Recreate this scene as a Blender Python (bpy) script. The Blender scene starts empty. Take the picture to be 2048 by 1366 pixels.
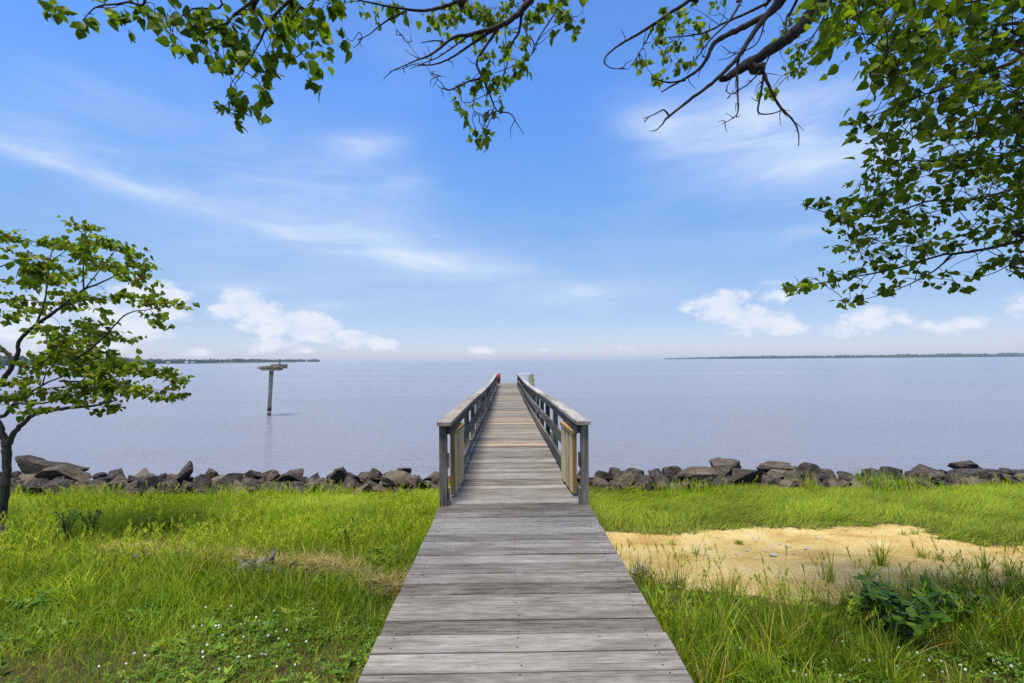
import bpy, bmesh, math, random
import numpy as np
from mathutils import Vector, Matrix, noise as mnoise

random.seed(7)
rng = np.random.default_rng(11)
scene = bpy.context.scene
COL = scene.collection
PI = math.pi

# ------------------------------------------------------------------ camera
F = 910.0                       # focal length in pixels of a 2048 wide frame
YAW, ROLL = math.radians(0.755), math.radians(0.41)
CAM = Vector((-0.079, 0.0, 3.2))
_f = Vector((math.sin(YAW), math.cos(YAW), 0))
_r0 = Vector((math.cos(YAW), -math.sin(YAW), 0))
_u0 = Vector((0, 0, 1))
_r = _r0 * math.cos(ROLL) - _u0 * math.sin(ROLL)
_u = _u0 * math.cos(ROLL) + _r0 * math.sin(ROLL)
HOR = 720.3


def ray(px, py):
    return _f + _r * ((px - 1024) / F) + _u * ((HOR - py) / F)


def at(px, py, d):
    return CAM + ray(px, py) * d


cam_data = bpy.data.cameras.new('camera')
cam = bpy.data.objects.new('camera', cam_data)
COL.objects.link(cam)
cam_data.sensor_width = 36
cam_data.lens = 36 * F / 2048
cam_data.shift_y = (HOR - 683) / 2048
cam_data.clip_start = 0.05
cam_data.clip_end = 60000
m = Matrix((_r, _u, -_f)).transposed().to_4x4()
m.translation = CAM
cam.matrix_world = m
scene.camera = cam


# ------------------------------------------------------------------ helpers
def tag(o, label=None, cat=None, group=None, kind=None):
    if label: o['label'] = label
    if cat: o['category'] = cat
    if group: o['group'] = group
    if kind: o['kind'] = kind
    return o


def empty(name, loc, label, cat, group=None):
    o = bpy.data.objects.new(name, None)
    COL.objects.link(o)
    o.location = loc
    o.empty_display_size = 0.1
    return tag(o, label, cat, group)


def link(name, me, mat=None, parent=None, smooth=False):
    if mat and not me.materials:
        me.materials.append(mat)
    o = bpy.data.objects.new(name, me)
    COL.objects.link(o)
    if parent:
        o.parent = parent
        o.matrix_parent_inverse = Matrix.Translation(parent.location).inverted()
    if smooth:
        me.shade_smooth()
    return o


class MB:
    """collects shapes in world coordinates and links them as one mesh"""
    def __init__(s):
        s.v, s.f, s.c = [], [], []

    def add(s, verts, faces, col=None):
        n = len(s.v)
        s.v += [tuple(p) for p in verts]
        s.f += [tuple(i + n for i in f) for f in faces]
        if col is not None:
            s.c += [col] * len(verts)

    def box(s, x0, x1, y0, y1, z0, z1, col=None, z1b=None, z0b=None):
        """box; z0b/z1b: heights at the y1 end"""
        a = z0 if z0b is None else z0b
        b = z1 if z1b is None else z1b
        s.add([(x0, y0, z0), (x1, y0, z0), (x1, y1, a), (x0, y1, a), (x0, y0, z1), (x1, y0, z1), (x1, y1, b), (x0, y1, b)],
              [(3, 2, 1, 0), (4, 5, 6, 7), (0, 1, 5, 4), (1, 2, 6, 5), (2, 3, 7, 6), (3, 0, 4, 7)], col)

    def obox(s, c, ax, ay, az, col=None):
        c, ax, ay, az = Vector(c), Vector(ax), Vector(ay), Vector(az)
        vs = [c + ax * i + ay * j + az * k for k in (-1, 1) for i, j in ((-1, -1), (1, -1), (1, 1), (-1, 1))]
        s.add(vs, [(3, 2, 1, 0), (4, 5, 6, 7), (0, 1, 5, 4), (1, 2, 6, 5), (2, 3, 7, 6), (3, 0, 4, 7)], col)

    def tube(s, pts, rad, n=8, cap=True, col=None):
        pts = [Vector(p) for p in pts]
        if not hasattr(rad, '__len__'): rad = [rad] * len(pts)
        rings, faces = [], []
        t = (pts[1] - pts[0]).normalized()
        ref = Vector((0, 0, 1)) if abs(t.z) < 0.9 else Vector((1, 0, 0))
        u = t.cross(ref).normalized()
        for i, p in enumerate(pts):
            a, b = pts[max(i - 1, 0)], pts[min(i + 1, len(pts) - 1)]
            t = (b - a)
            if t.length < 1e-9: t = Vector((0, 0, 1))
            t.normalize()
            u = (u - t * u.dot(t))
            if u.length < 1e-6: u = t.orthogonal()
            u.normalize()
            w = t.cross(u)
            for k in range(n):
                an = 2 * PI * k / n
                rings.append(p + (u * math.cos(an) + w * math.sin(an)) * rad[i])
        for i in range(len(pts) - 1):
            for k in range(n):
                k2 = (k + 1) % n
                faces.append((i * n + k, i * n + k2, (i + 1) * n + k2, (i + 1) * n + k))
        if cap:
            faces.append(tuple(range(n - 1, -1, -1)))
            faces.append(tuple((len(pts) - 1) * n + k for k in range(n)))
        s.add(rings, faces, col)

    def mesh(s, name):
        me = bpy.data.meshes.new(name)
        me.from_pydata(s.v, [], s.f)
        if s.c and len(s.c) == len(s.v):
            a = me.attributes.new('tint', 'FLOAT_COLOR', 'POINT')
            a.data.foreach_set('color', np.array([(c[0], c[1], c[2], 1) for c in s.c], np.float32).ravel())
        me.update()
        return me

    def build(s, name, mat, parent=None, smooth=False):
        return link(name, s.mesh(name), mat, parent, smooth)


def np_mesh(name, V, loops, starts, totals, tint=None):
    me = bpy.data.meshes.new(name)
    me.vertices.add(len(V))
    me.vertices.foreach_set('co', np.ascontiguousarray(V, np.float32).ravel())
    me.loops.add(len(loops))
    me.loops.foreach_set('vertex_index', np.ascontiguousarray(loops, np.int32))
    me.polygons.add(len(starts))
    me.polygons.foreach_set('loop_start', np.ascontiguousarray(starts, np.int32))
    me.polygons.foreach_set('loop_total', np.ascontiguousarray(totals, np.int32))
    if tint is not None:
        a = me.attributes.new('tint', 'FLOAT_COLOR', 'POINT')
        c = np.ones((len(V), 4), np.float32)
        c[:, :3] = tint
        a.data.foreach_set('color', c.ravel())
    me.update(calc_edges=True)
    me.validate()
    return me


def spline(pts, per=5):
    """Catmull-Rom through (Vector, radius) pairs"""
    out, rad = [], []
    n = len(pts)
    for i in range(n - 1):
        p0, p1, p2, p3 = pts[max(i - 1, 0)], pts[i], pts[i + 1], pts[min(i + 2, n - 1)]
        for k in range(per):
            t = k / per
            q = 0.5 * ((2 * p1[0]) + (p2[0] - p0[0]) * t + (2 * p0[0] - 5 * p1[0] + 4 * p2[0] - p3[0]) * t * t
                       + (3 * p1[0] - p0[0] - 3 * p2[0] + p3[0]) * t ** 3)
            out.append(q)
            rad.append(p1[1] + (p2[1] - p1[1]) * t)
    out.append(pts[-1][0]); rad.append(pts[-1][1])
    return out, rad


# ------------------------------------------------------------------ node helpers
class NT:
    def __init__(s, tree):
        s.t = tree
        s.n, s.l = tree.nodes, tree.links

    def new(s, kind, **kw):
        nd = s.n.new(kind)
        for k, v in kw.items(): setattr(nd, k, v)
        return nd

    def put(s, sock, v):
        if isinstance(v, bpy.types.NodeSocket): s.l.new(v, sock)
        elif v is not None:
            if hasattr(sock.default_value, '__len__') and not hasattr(v, '__len__'):
                v = [v] * len(sock.default_value)
            if hasattr(v, '__len__') and len(sock.default_value) == 4 and len(v) == 3: v = (*v, 1)
            sock.default_value = v

    def math(s, op, a, b=None, c=None, clamp=False):
        nd = s.new('ShaderNodeMath', operation=op, use_clamp=clamp)
        for i, v in enumerate((a, b, c)):
            if v is not None: s.put(nd.inputs[i], v)
        return nd.outputs[0]

    def vmath(s, op, a, b=None):
        nd = s.new('ShaderNodeVectorMath', operation=op)
        s.put(nd.inputs[0], a)
        if b is not None: s.put(nd.inputs[3 if op == 'SCALE' else 1], b)
        return nd.outputs['Value' if op in ('LENGTH', 'DOT_PRODUCT') else 'Vector']

    def mix(s, f, a, b, blend='MIX'):
        nd = s.new('ShaderNodeMix', data_type='RGBA', blend_type=blend)
        s.put(nd.inputs[0], f); s.put(nd.inputs[6], a); s.put(nd.inputs[7], b)
        return nd.outputs[2]

    def noise(s, vec, scale, detail=4, rough=0.55, dist=0.0, dims='3D'):
        nd = s.new('ShaderNodeTexNoise', noise_dimensions=dims)
        s.put(nd.inputs['Vector'], vec)
        s.put(nd.inputs['Scale'], scale); s.put(nd.inputs['Detail'], detail)
        s.put(nd.inputs['Roughness'], rough); s.put(nd.inputs['Distortion'], dist)
        return nd.outputs[0]

    def voronoi(s, vec, scale, feature='F1'):
        nd = s.new('ShaderNodeTexVoronoi', feature=feature)
        s.put(nd.inputs['Vector'], vec); s.put(nd.inputs['Scale'], scale)
        return nd.outputs[0], nd.outputs[1]

    def mapping(s, vec, loc=(0, 0, 0), rot=(0, 0, 0), scale=(1, 1, 1), kind='POINT'):
        nd = s.new('ShaderNodeMapping', vector_type=kind)
        s.put(nd.inputs['Vector'], vec); s.put(nd.inputs['Location'], loc)
        s.put(nd.inputs['Rotation'], rot); s.put(nd.inputs['Scale'], scale)
        return nd.outputs[0]

    def ramp(s, f, stops, interp='LINEAR'):
        nd = s.new('ShaderNodeValToRGB')
        cr = nd.color_ramp
        cr.interpolation = interp
        while len(cr.elements) < len(stops): cr.elements.new(0.5)
        for e, (p, c) in zip(cr.elements, stops):
            e.position = p
            e.color = (*c, 1) if hasattr(c, '__len__') else (c, c, c, 1)
        s.put(nd.inputs[0], f)
        return nd.outputs[0]

    def smooth(s, v, lo, hi, a=0.0, b=1.0):
        nd = s.new('ShaderNodeMapRange', interpolation_type='SMOOTHSTEP')
        for i, x in enumerate((v, lo, hi, a, b)): s.put(nd.inputs[i], x)
        return nd.outputs[0]

    def bump(s, h, strength=0.3, dist=0.02, normal=None):
        nd = s.new('ShaderNodeBump')
        s.put(nd.inputs['Strength'], strength); s.put(nd.inputs['Distance'], dist); s.put(nd.inputs['Height'], h)
        if normal is not None: s.put(nd.inputs['Normal'], normal)
        return nd.outputs[0]


def material(name):
    mt = bpy.data.materials.new(name)
    mt.use_nodes = True
    t = NT(mt.node_tree)
    bsdf = t.n['Principled BSDF']
    return mt, t, bsdf


def obj_coord(t): return t.new('ShaderNodeTexCoord').outputs['Object']
def pos_coord(t): return t.new('ShaderNodeNewGeometry').outputs['Position']
def obj_rand(t): return t.new('ShaderNodeObjectInfo').outputs['Random']
def attr(t, name='tint'): return t.new('ShaderNodeAttribute', attribute_name=name).outputs['Color']


def leaf_material(name, trans=0.35, rough=0.45, spec=0.4, mottle=0.25):
    mt, t, b = material(name)
    c = attr(t)
    n = t.noise(pos_coord(t), 60, 2)
    c = t.mix(mottle, c, t.mix(1.0, c, t.ramp(n, [(0.3, 0.55), (0.7, 1.35)]), 'MULTIPLY'))
    t.put(b.inputs['Base Color'], c)
    b.inputs['Roughness'].default_value = rough
    b.inputs['Specular IOR Level'].default_value = spec
    tr = t.new('ShaderNodeBsdfTranslucent')
    t.put(tr.inputs['Color'], t.mix(1.0, c, (1.15, 1.28, 0.5), 'MULTIPLY'))
    mx = t.new('ShaderNodeMixShader')
    mx.inputs[0].default_value = trans
    t.l.new(b.outputs[0], mx.inputs[1]); t.l.new(tr.outputs[0], mx.inputs[2])
    t.l.new(mx.outputs[0], t.n['Material Output'].inputs['Surface'])
    return mt


M = {}
M['leaf'] = leaf_material('leaf_green', 0.50, 0.5, 0.15)
M['grass'] = leaf_material('grass_blade', 0.45, 0.55, 0.25, 0.15)
M['straw'] = leaf_material('dry_straw', 0.25, 0.7, 0.15, 0.2)
M['shrub_leaf'] = leaf_material('glossy_leaf', 0.30, 0.5, 0.2)


def wood_material(name, stops, along, grain=60, moss=0.0, rough=0.85, spots=True, patch=1.0, bump=0.35):
    """weathered timber; along: axis index of the grain; per-board tint comes from the 'tint' attribute (r: random, g: new wood)"""
    mt, t, b = material(name)
    p = pos_coord(t)
    tn = attr(t)
    sep = t.new('ShaderNodeSeparateColor')
    t.put(sep.inputs[0], tn)
    rnd, fresh = sep.outputs[0], sep.outputs[1]
    off = t.new('ShaderNodeCombineXYZ')
    t.put(off.inputs[0], t.math('MULTIPLY', rnd, 37.0)); t.put(off.inputs[2], t.math('MULTIPLY', rnd, 91.0))
    q = t.vmath('ADD', p, off.outputs[0])
    def grainy(across, k, detail, rough_, dist):
        sc = [1, 1, 1]
        sc[along] = k
        return t.noise(t.mapping(q, scale=sc), across, detail, rough_, dist)
    g = grainy(grain * 1.3, 0.03, 8, 0.7, 0.25)
    fine = grainy(grain * 3.2, 0.05, 4, 0.7, 0.2)
    big = grainy(30, 0.10, 9, 0.76, 0.6)
    bl = grainy(4.5, 0.35, 6, 0.65, 0.3)
    v = t.math('ADD', t.math('MULTIPLY', g, 0.34), t.math('MULTIPLY', big, 0.34 * patch))
    v = t.math('ADD', v, t.math('MULTIPLY', fine, 0.34))
    v = t.math('ADD', v, t.math('MULTIPLY', t.math('SUBTRACT', bl, 0.5), 0.30 * patch))
    v = t.math('ADD', v, t.math('MULTIPLY', t.math('SUBTRACT', rnd, 0.5), 0.15))
    c = t.ramp(v, stops)
    if spots:
        d, _ = t.voronoi(t.mapping(q, scale=(1, 1, 1)), 7.0)
        sp = t.smooth(d, 0.03, 0.075, 1, 0)
        c = t.mix(t.math('MULTIPLY', sp, 0.75), c, (0.09, 0.055, 0.035))
        d2, _ = t.voronoi(t.mapping(q, loc=(3.3, 1.7, 0)), 11.0)
        c = t.mix(t.math('MULTIPLY', t.smooth(d2, 0.02, 0.05, 1, 0), 0.6), c, (0.38, 0.38, 0.35))
        kd, _ = t.voronoi(t.mapping(q, scale=(0.45, 1, 1)), 3.1)
        c = t.mix(t.math('MULTIPLY', t.smooth(kd, 0.04, 0.16, 1, 0), 0.55), c, (0.11, 0.10, 0.09))
    if spots:
        stain = t.smooth(grainy(6, 0.3, 7, 0.7, 0.6), 0.52, 0.66, 0.0, 0.55)
        c = t.mix(stain, c, t.mix(g, (0.05, 0.04, 0.032), (0.15, 0.125, 0.10)))
    crack = t.smooth(grainy(26, 0.014, 5, 0.6, 0.3), 0.36, 0.30, 0.0, 0.8)
    c = t.mix(crack, c, tuple(x_ * 0.6 for x_ in stops[0][1]))
    c = t.mix(sep.outputs[2], c, (0.03, 0.02, 0.014))
    c = t.mix(fresh, c, t.mix(g, (0.24, 0.16, 0.085), (0.45, 0.34, 0.20)))
    t.put(b.inputs['Base Color'], c)
    b.inputs['Roughness'].default_value = rough
    b.inputs['Specular IOR Level'].default_value = 0.2
    t.put(b.inputs['Normal'], t.bump(t.math('SUBTRACT', t.math('ADD', g, big), crack), bump, 0.012))
    return mt


GREY = [(0.37, (0.042, 0.034, 0.027)), (0.455, (0.108, 0.094, 0.079)), (0.53, (0.170, 0.153, 0.133)), (0.66, (0.29, 0.269, 0.241))]
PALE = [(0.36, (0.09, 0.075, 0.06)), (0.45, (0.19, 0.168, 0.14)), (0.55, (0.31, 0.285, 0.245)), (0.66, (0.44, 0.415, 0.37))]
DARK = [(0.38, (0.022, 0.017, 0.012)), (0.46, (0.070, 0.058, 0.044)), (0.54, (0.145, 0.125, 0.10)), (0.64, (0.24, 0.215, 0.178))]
NEWW = [(0.28, (0.16, 0.085, 0.022)), (0.45, (0.26, 0.16, 0.052)), (0.6, (0.35, 0.245, 0.10)), (0.75, (0.43, 0.33, 0.17))]
M['deck'] = wood_material('weathered_deck', GREY, 0)
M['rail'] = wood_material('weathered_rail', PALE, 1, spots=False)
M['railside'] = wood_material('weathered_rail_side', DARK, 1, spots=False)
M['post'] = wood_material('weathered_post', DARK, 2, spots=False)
PINE = [(0.34, (0.34, 0.23, 0.10)), (0.45, (0.54, 0.42, 0.235)), (0.56, (0.66, 0.54, 0.34)), (0.72, (0.72, 0.62, 0.43))]
M['gate'] = wood_material('new_pine', PINE, 2, grain=45, spots=False, patch=0.6, bump=0.15)
M['gateend'] = wood_material('new_pine_edge', NEWW, 2, grain=45, spots=False, patch=0.6, bump=0.15)
M['gatecap'] = wood_material('new_pine_cap', NEWW, 1, grain=45, spots=False, patch=0.6, bump=0.15)


def simple(name, col, rough=0.6, var=0.3, scale=12, spec=0.3, bump=0.0, col2=None):
    mt, t, b = material(name)
    n = t.noise(obj_coord(t), scale, 5, 0.6)
    c2 = col2 or tuple(x * (1 - var) for x in col)
    t.put(b.inputs['Base Color'], t.mix(t.smooth(n, 0.35, 0.65), c2, col))
    b.inputs['Roughness'].default_value = rough
    b.inputs['Specular IOR Level'].default_value = spec
    if bump: t.put(b.inputs['Normal'], t.bump(n, bump, 0.02))
    return mt


M['red'] = simple('red_plastic', (0.55, 0.012, 0.008), 0.4, 0.25, 20)
M['rope'] = simple('pale_rope', (0.5, 0.45, 0.36), 0.9)
M['white'] = simple('white_paint', (0.72, 0.72, 0.70), 0.5, 0.15)
M['green_pile'] = simple('algae_green_timber', (0.16, 0.19, 0.11), 0.85, 0.6, 5, 0.2, 0.3)
M['pole'] = simple('weathered_pole', (0.42, 0.40, 0.28), 0.85, 0.35, 6, 0.2, 0.2)
M['pole_dark'] = simple('wet_band', (0.055, 0.045, 0.03), 0.6, 0.5, 10)
M['pole_base'] = simple('barnacle_band', (0.30, 0.25, 0.15), 0.85, 0.5, 20, 0.2, 0.4)
M['nest'] = simple('nest_stick', (0.20, 0.16, 0.11), 0.95, 0.5, 30)
M['board'] = simple('platform_board', (0.26, 0.24, 0.20), 0.9, 0.4, 8)
M['drift'] = simple('driftwood', (0.19, 0.165, 0.135), 0.9, 0.8, 25, 0.2, 0.6)
M['shell'] = simple('bleached_shell', (0.46, 0.42, 0.36), 0.6, 0.3, 60)
M['pale_stone'] = simple('pale_stone', (0.62, 0.60, 0.55), 0.9, 0.35, 22, 0.2, 0.6)
M['flower'] = simple('clover_white', (0.66, 0.64, 0.53), 0.8, 0.35, 300)
M['stem'] = simple('green_stem', (0.08, 0.14, 0.025), 0.6, 0.3)
M['iron'] = simple('dark_iron', (0.04, 0.035, 0.03), 0.6, 0.4)
M['house_wall'] = simple('house_white', (0.78, 0.78, 0.76), 0.7, 0.08)
M['house_roof'] = simple('house_roof', (0.22, 0.21, 0.21), 0.8, 0.2)
M['far_trees'] = simple('far_woods', (0.045, 0.070, 0.035), 0.95, 0.5, 0.02, 0.05)
M['far_land'] = simple('far_land', (0.16, 0.17, 0.09), 0.9, 0.4, 0.02)


def bark_material(name, a, bcol, scale=30):
    mt, t, b = material(name)
    p = pos_coord(t)
    n = t.noise(t.mapping(p, scale=(1, 1, 0.25)), scale, 6, 0.65, 0.6)
    n2 = t.noise(p, 9, 3)
    v = t.math('ADD', t.math('MULTIPLY', n, 0.7), t.math('MULTIPLY', n2, 0.3))
    t.put(b.inputs['Base Color'], t.ramp(v, [(0.36, a), (0.62, bcol)]))
    b.inputs['Roughness'].default_value = 0.9
    b.inputs['Specular IOR Level'].default_value = 0.15
    t.put(b.inputs['Normal'], t.bump(n, 0.8, 0.015))
    return mt


M['bark'] = bark_material('bark_dark', (0.012, 0.010, 0.008), (0.075, 0.060, 0.050), 45)
M['bark2'] = bark_material('bark_grey', (0.018, 0.014, 0.011), (0.10, 0.08, 0.064), 55)


def rock_material():
    mt, t, b = material('riprap_stone')
    p = obj_coord(t)
    r = obj_rand(t)
    off = t.new('ShaderNodeCombineXYZ')
    t.put(off.inputs[0], t.math('MULTIPLY', r, 53)); t.put(off.inputs[1], t.math('MULTIPLY', r, 17))
    q = t.vmath('ADD', p, off.outputs[0])
    n = t.noise(q, 2.2, 7, 0.62, 0.3)
    n2 = t.noise(q, 9, 6, 0.7)
    v = t.math('ADD', t.math('MULTIPLY', n, 0.6), t.math('MULTIPLY', n2, 0.4))
    dark = t.ramp(v, [(0.36, (0.014, 0.012, 0.011)), (0.52, (0.046, 0.037, 0.031)), (0.7, (0.14, 0.115, 0.095))])
    brown = t.ramp(v, [(0.36, (0.028, 0.019, 0.013)), (0.52, (0.10, 0.075, 0.052)), (0.7, (0.24, 0.19, 0.135))])
    c = t.mix(t.smooth(r, 0.35, 0.95), dark, brown)
    li = t.smooth(t.noise(q, 3.7, 6, 0.75), 0.60, 0.70)
    c = t.mix(t.math('MULTIPLY', li, 0.6), c, (0.40, 0.36, 0.30))
    tan = t.smooth(t.math('FRACT', t.math('MULTIPLY', r, 7.31)), 0.86, 0.92)
    c = t.mix(t.math('MULTIPLY', tan, 0.45), c, t.mix(v, (0.06, 0.047, 0.03), (0.32, 0.26, 0.18)))
    t.put(b.inputs['Base Color'], c)
    b.inputs['Roughness'].default_value = 0.85
    b.inputs['Specular IOR Level'].default_value = 0.25
    t.put(b.inputs['Normal'], t.bump(v, 0.7, 0.08))
    return mt


M['rock'] = rock_material()

# ------------------------------------------------------------------ ground
SEED = Vector((3.1, 7.7, 1.3))


def fnoise(x, y, s, z=0.0):
    """cheap smooth noise -1..1 (arrays)"""
    x = np.asarray(x, float) * s; y = np.asarray(y, float) * s
    return (np.sin(x * 1.7 + 1.3 * np.sin(y * 1.1 + z) + z * 3.1) + np.sin(y * 2.1 + 1.7 * np.sin(x * 0.9 - z) + 2.0 + z)
            + 0.6 * np.sin(x * 3.9 + y * 2.7 + z * 5) + 0.5 * np.sin(y * 4.7 - x * 3.3 + z * 2)) / 3.1


def ground_base(x, y):
    y = np.asarray(y, float)
    z = 1.43 - 0.092 * np.clip(y - 2, 0, 6.3)
    s = np.clip((y - 8.7) / 2.6, 0, 1)
    z = z - 1.6 * s * s * (3 - 2 * s)
    return z


def hit(px, py):
    """world point where a pixel's ray meets the lawn"""
    r = ray(px, py)
    lo, hi = 0.5, 12.0
    for _ in range(40):
        mid = (lo + hi) / 2
        p = CAM + r * mid
        if p.z > float(ground_base(p.x, p.y)): lo = mid
        else: hi = mid
    return CAM + r * lo


SAND_PX = [(1195, 1064), (1290, 1068), (1400, 1062), (1500, 1056), (1600, 1056), (1700, 1054), (1765, 1046), (1830, 1054), (1870, 1074), (1950, 1089),
           (2120, 1094), (2260, 1110), (2260, 1170), (2100, 1165), (1960, 1172), (1850, 1178), (1740, 1196), (1650, 1200), (1560, 1196), (1450, 1186), (1380, 1176), (1300, 1162),
           (1230, 1150), (1180, 1100)]
SAND = np.array([(hit(*p).x, hit(*p).y) for p in SAND_PX])


def poly_sd(x, y, P):
    """signed distance to polygon, positive inside (arrays)"""
    x = np.asarray(x, float); y = np.asarray(y, float)
    d = np.full(x.shape, 1e9); ins = np.zeros(x.shape, bool)
    n = len(P)
    for i in range(n):
        ax, ay = P[i]; bx, by = P[(i + 1) % n]
        ex, ey = bx - ax, by - ay
        t = np.clip(((x - ax) * ex + (y - ay) * ey) / (ex * ex + ey * ey), 0, 1)
        d = np.minimum(d, (x - ax - t * ex) ** 2 + (y - ay - t * ey) ** 2)
        c = ((ay > y) != (by > y)) & (x < (bx - ax) * (y - ay) / (by - ay + 1e-12) + ax)
        ins ^= c
    d = np.sqrt(d)
    return np.where(ins, d, -d)


def sand_f(x, y):
    return poly_sd(x, y, SAND) + 0.06 * fnoise(x, y, 4.0) + 0.03 * fnoise(x, y, 11.0, 2)


def gz(x, y):
    x = np.asarray(x, float); y = np.asarray(y, float)
    z = ground_base(x, y)
    land = np.clip((9.2 - y) / 1.0, 0, 1)
    z = z + land * (0.018 * fnoise(x, y, 1.3) + 0.008 * fnoise(x, y, 5.0, 1))
    s = np.clip(sand_f(x, y) / 0.25, 0, 1)
    return z - 0.012 * s


def build_ground():
    xs = np.concatenate([np.linspace(-90, -12, 30)[:-1], np.linspace(-12, 12, 301), np.linspace(12, 90, 30)[1:]])
    ys = np.concatenate([np.linspace(-60, -3, 24)[:-1], np.linspace(-3, 12.5, 200)])
    X, Y = np.meshgrid(xs, ys)
    Z = gz(X, Y)
    V = np.stack([X, Y, Z], -1).reshape(-1, 3)
    nx, ny = len(xs), len(ys)
    i = (np.arange(ny - 1)[:, None] * nx + np.arange(nx - 1)[None]).ravel()
    L = np.stack([i, i + 1, i + nx + 1, i + nx], -1).ravel()
    s = np.clip(sand_f(X, Y).ravel() / 0.5 + 0.5, 0, 1)
    tint = np.stack([s, s, s], -1)
    me = np_mesh('ground', V, L, np.arange(len(i)) * 4, np.full(len(i), 4), tint)
    mt, t, b = material('soil_and_sand')
    p = pos_coord(t)
    sep = t.new('ShaderNodeSeparateColor'); t.put(sep.inputs[0], attr(t))
    mask = sep.outputs[0]
    n1 = t.noise(p, 2.3, 5, 0.6, 0.4)
    n2 = t.noise(p, 24, 6, 0.7)
    sand = t.ramp(t.math('ADD', t.math('MULTIPLY', n1, 0.65), t.math('MULTIPLY', n2, 0.35)),
                  [(0.34, (0.38, 0.235, 0.066)), (0.48, (0.53, 0.375, 0.13)), (0.64, (0.63, 0.49, 0.225))])
    d, _ = t.voronoi(p, 34)
    n3 = t.noise(p, 95, 3, 0.7)
    sand = t.mix(0.7, sand, t.mix(1.0, sand, t.ramp(n3, [(0.3, 0.6), (0.7, 1.35)]), 'MULTIPLY'))
    deb = t.math('MULTIPLY', t.smooth(d, 0.10, 0.24, 1, 0), t.smooth(t.noise(p, 3.1, 4, 0.7), 0.46, 0.58))
    sand = t.mix(t.math('MULTIPLY', deb, 0.65), sand, (0.11, 0.07, 0.03))
    damp = t.smooth(t.noise(t.mapping(p, scale=(0.5, 1.6, 1)), 1.7, 5, 0.65), 0.52, 0.66)
    sand = t.mix(t.math('MULTIPLY', damp, 0.4), sand, (0.25, 0.14, 0.045))
    soil = t.ramp(t.noise(p, 9, 6, 0.7), [(0.3, (0.035, 0.028, 0.012)), (0.55, (0.075, 0.065, 0.022)), (0.75, (0.07, 0.09, 0.02))])
    mk = t.smooth(t.math('ADD', mask, t.math('MULTIPLY', t.math('SUBTRACT', t.noise(p, 7, 6, 0.75), 0.5), 1.3)), 0.38, 0.56)
    t.put(b.inputs['Base Color'], t.mix(mk, soil, sand))
    b.inputs['Roughness'].default_value = 0.95
    b.inputs['Specular IOR Level'].default_value = 0.1
    t.put(b.inputs['Normal'], t.bump(t.math('ADD', n2, t.math('MULTIPLY', n3, 0.6)), 0.8, 0.03))
    o = link('ground', me, mt, None, True)
    tag(o, kind='structure')


build_ground()


# ------------------------------------------------------------------ water
def build_water():
    mt, t, b = material('bay_water')
    p = pos_coord(t)
    warp = t.noise(p, 0.25, 2)
    q = t.mapping(p, rot=(0, 0, math.radians(-9)), scale=(0.4, 1.0, 1))
    w1 = t.noise(q, 4.2, 5, 0.65, 0.4)
    w2 = t.noise(t.mapping(p, rot=(0, 0, math.radians(14)), scale=(0.45, 1, 1)), 1.1, 3, 0.6, 0.3)
    w3 = t.noise(t.mapping(p, rot=(0, 0, math.radians(-4)), scale=(0.3, 1, 1)), 0.09, 3, 0.6)
    h = t.math('ADD', t.math('MULTIPLY', w1, 0.18), t.math('MULTIPLY', w2, 0.27))
    h = t.math('ADD', h, t.math('MULTIPLY', w3, 0.5))
    gust = t.smooth(t.noise(t.mapping(p, rot=(0, 0, 0.12), scale=(0.25, 1, 1)), 0.055, 4, 0.6, 0.4), 0.35, 0.65, 0.55, 1.25)
    h = t.math('MULTIPLY', h, gust)
    nrm = t.bump(h, 1.0, 1.0)
    t.put(b.inputs['Base Color'], t.mix(t.noise(t.mapping(p, scale=(0.2, 1, 1)), 0.03, 3), (0.150, 0.158, 0.190), (0.190, 0.186, 0.225)))
    b.inputs['Roughness'].default_value = 0.18
    b.inputs['IOR'].default_value = 1.5
    t.put(b.inputs['Normal'], nrm)
    mb = MB()
    R = 24000.0
    mb.add([(-R, 6, 0), (R, 6, 0), (R, R, 0), (-R, R, 0)], [(0, 1, 2, 3)])
    o = mb.build('water', mt)
    tag(o, kind='structure')


build_water()

# ------------------------------------------------------------------ pier
DECK = [(-6, 1.69), (0.0, 1.68), (2.1, 1.68), (4.87, 1.645), (8, 1.60), (11.4, 1.515), (16, 1.42), (20, 1.385), (24, 1.38), (40, 1.38)]


def deck_z(y):
    return float(np.interp(y, [a for a, _ in DECK], [b for _, b in DECK]))


PIER_END, RAIL_END, RAIL_START = 37.0, 32.4, 4.87
HW = 0.80            # half width
pier = empty('pier', (0, 4.0, 1.6), 'long weathered grey timber pier with railings running out over the bay', 'pier')


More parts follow.
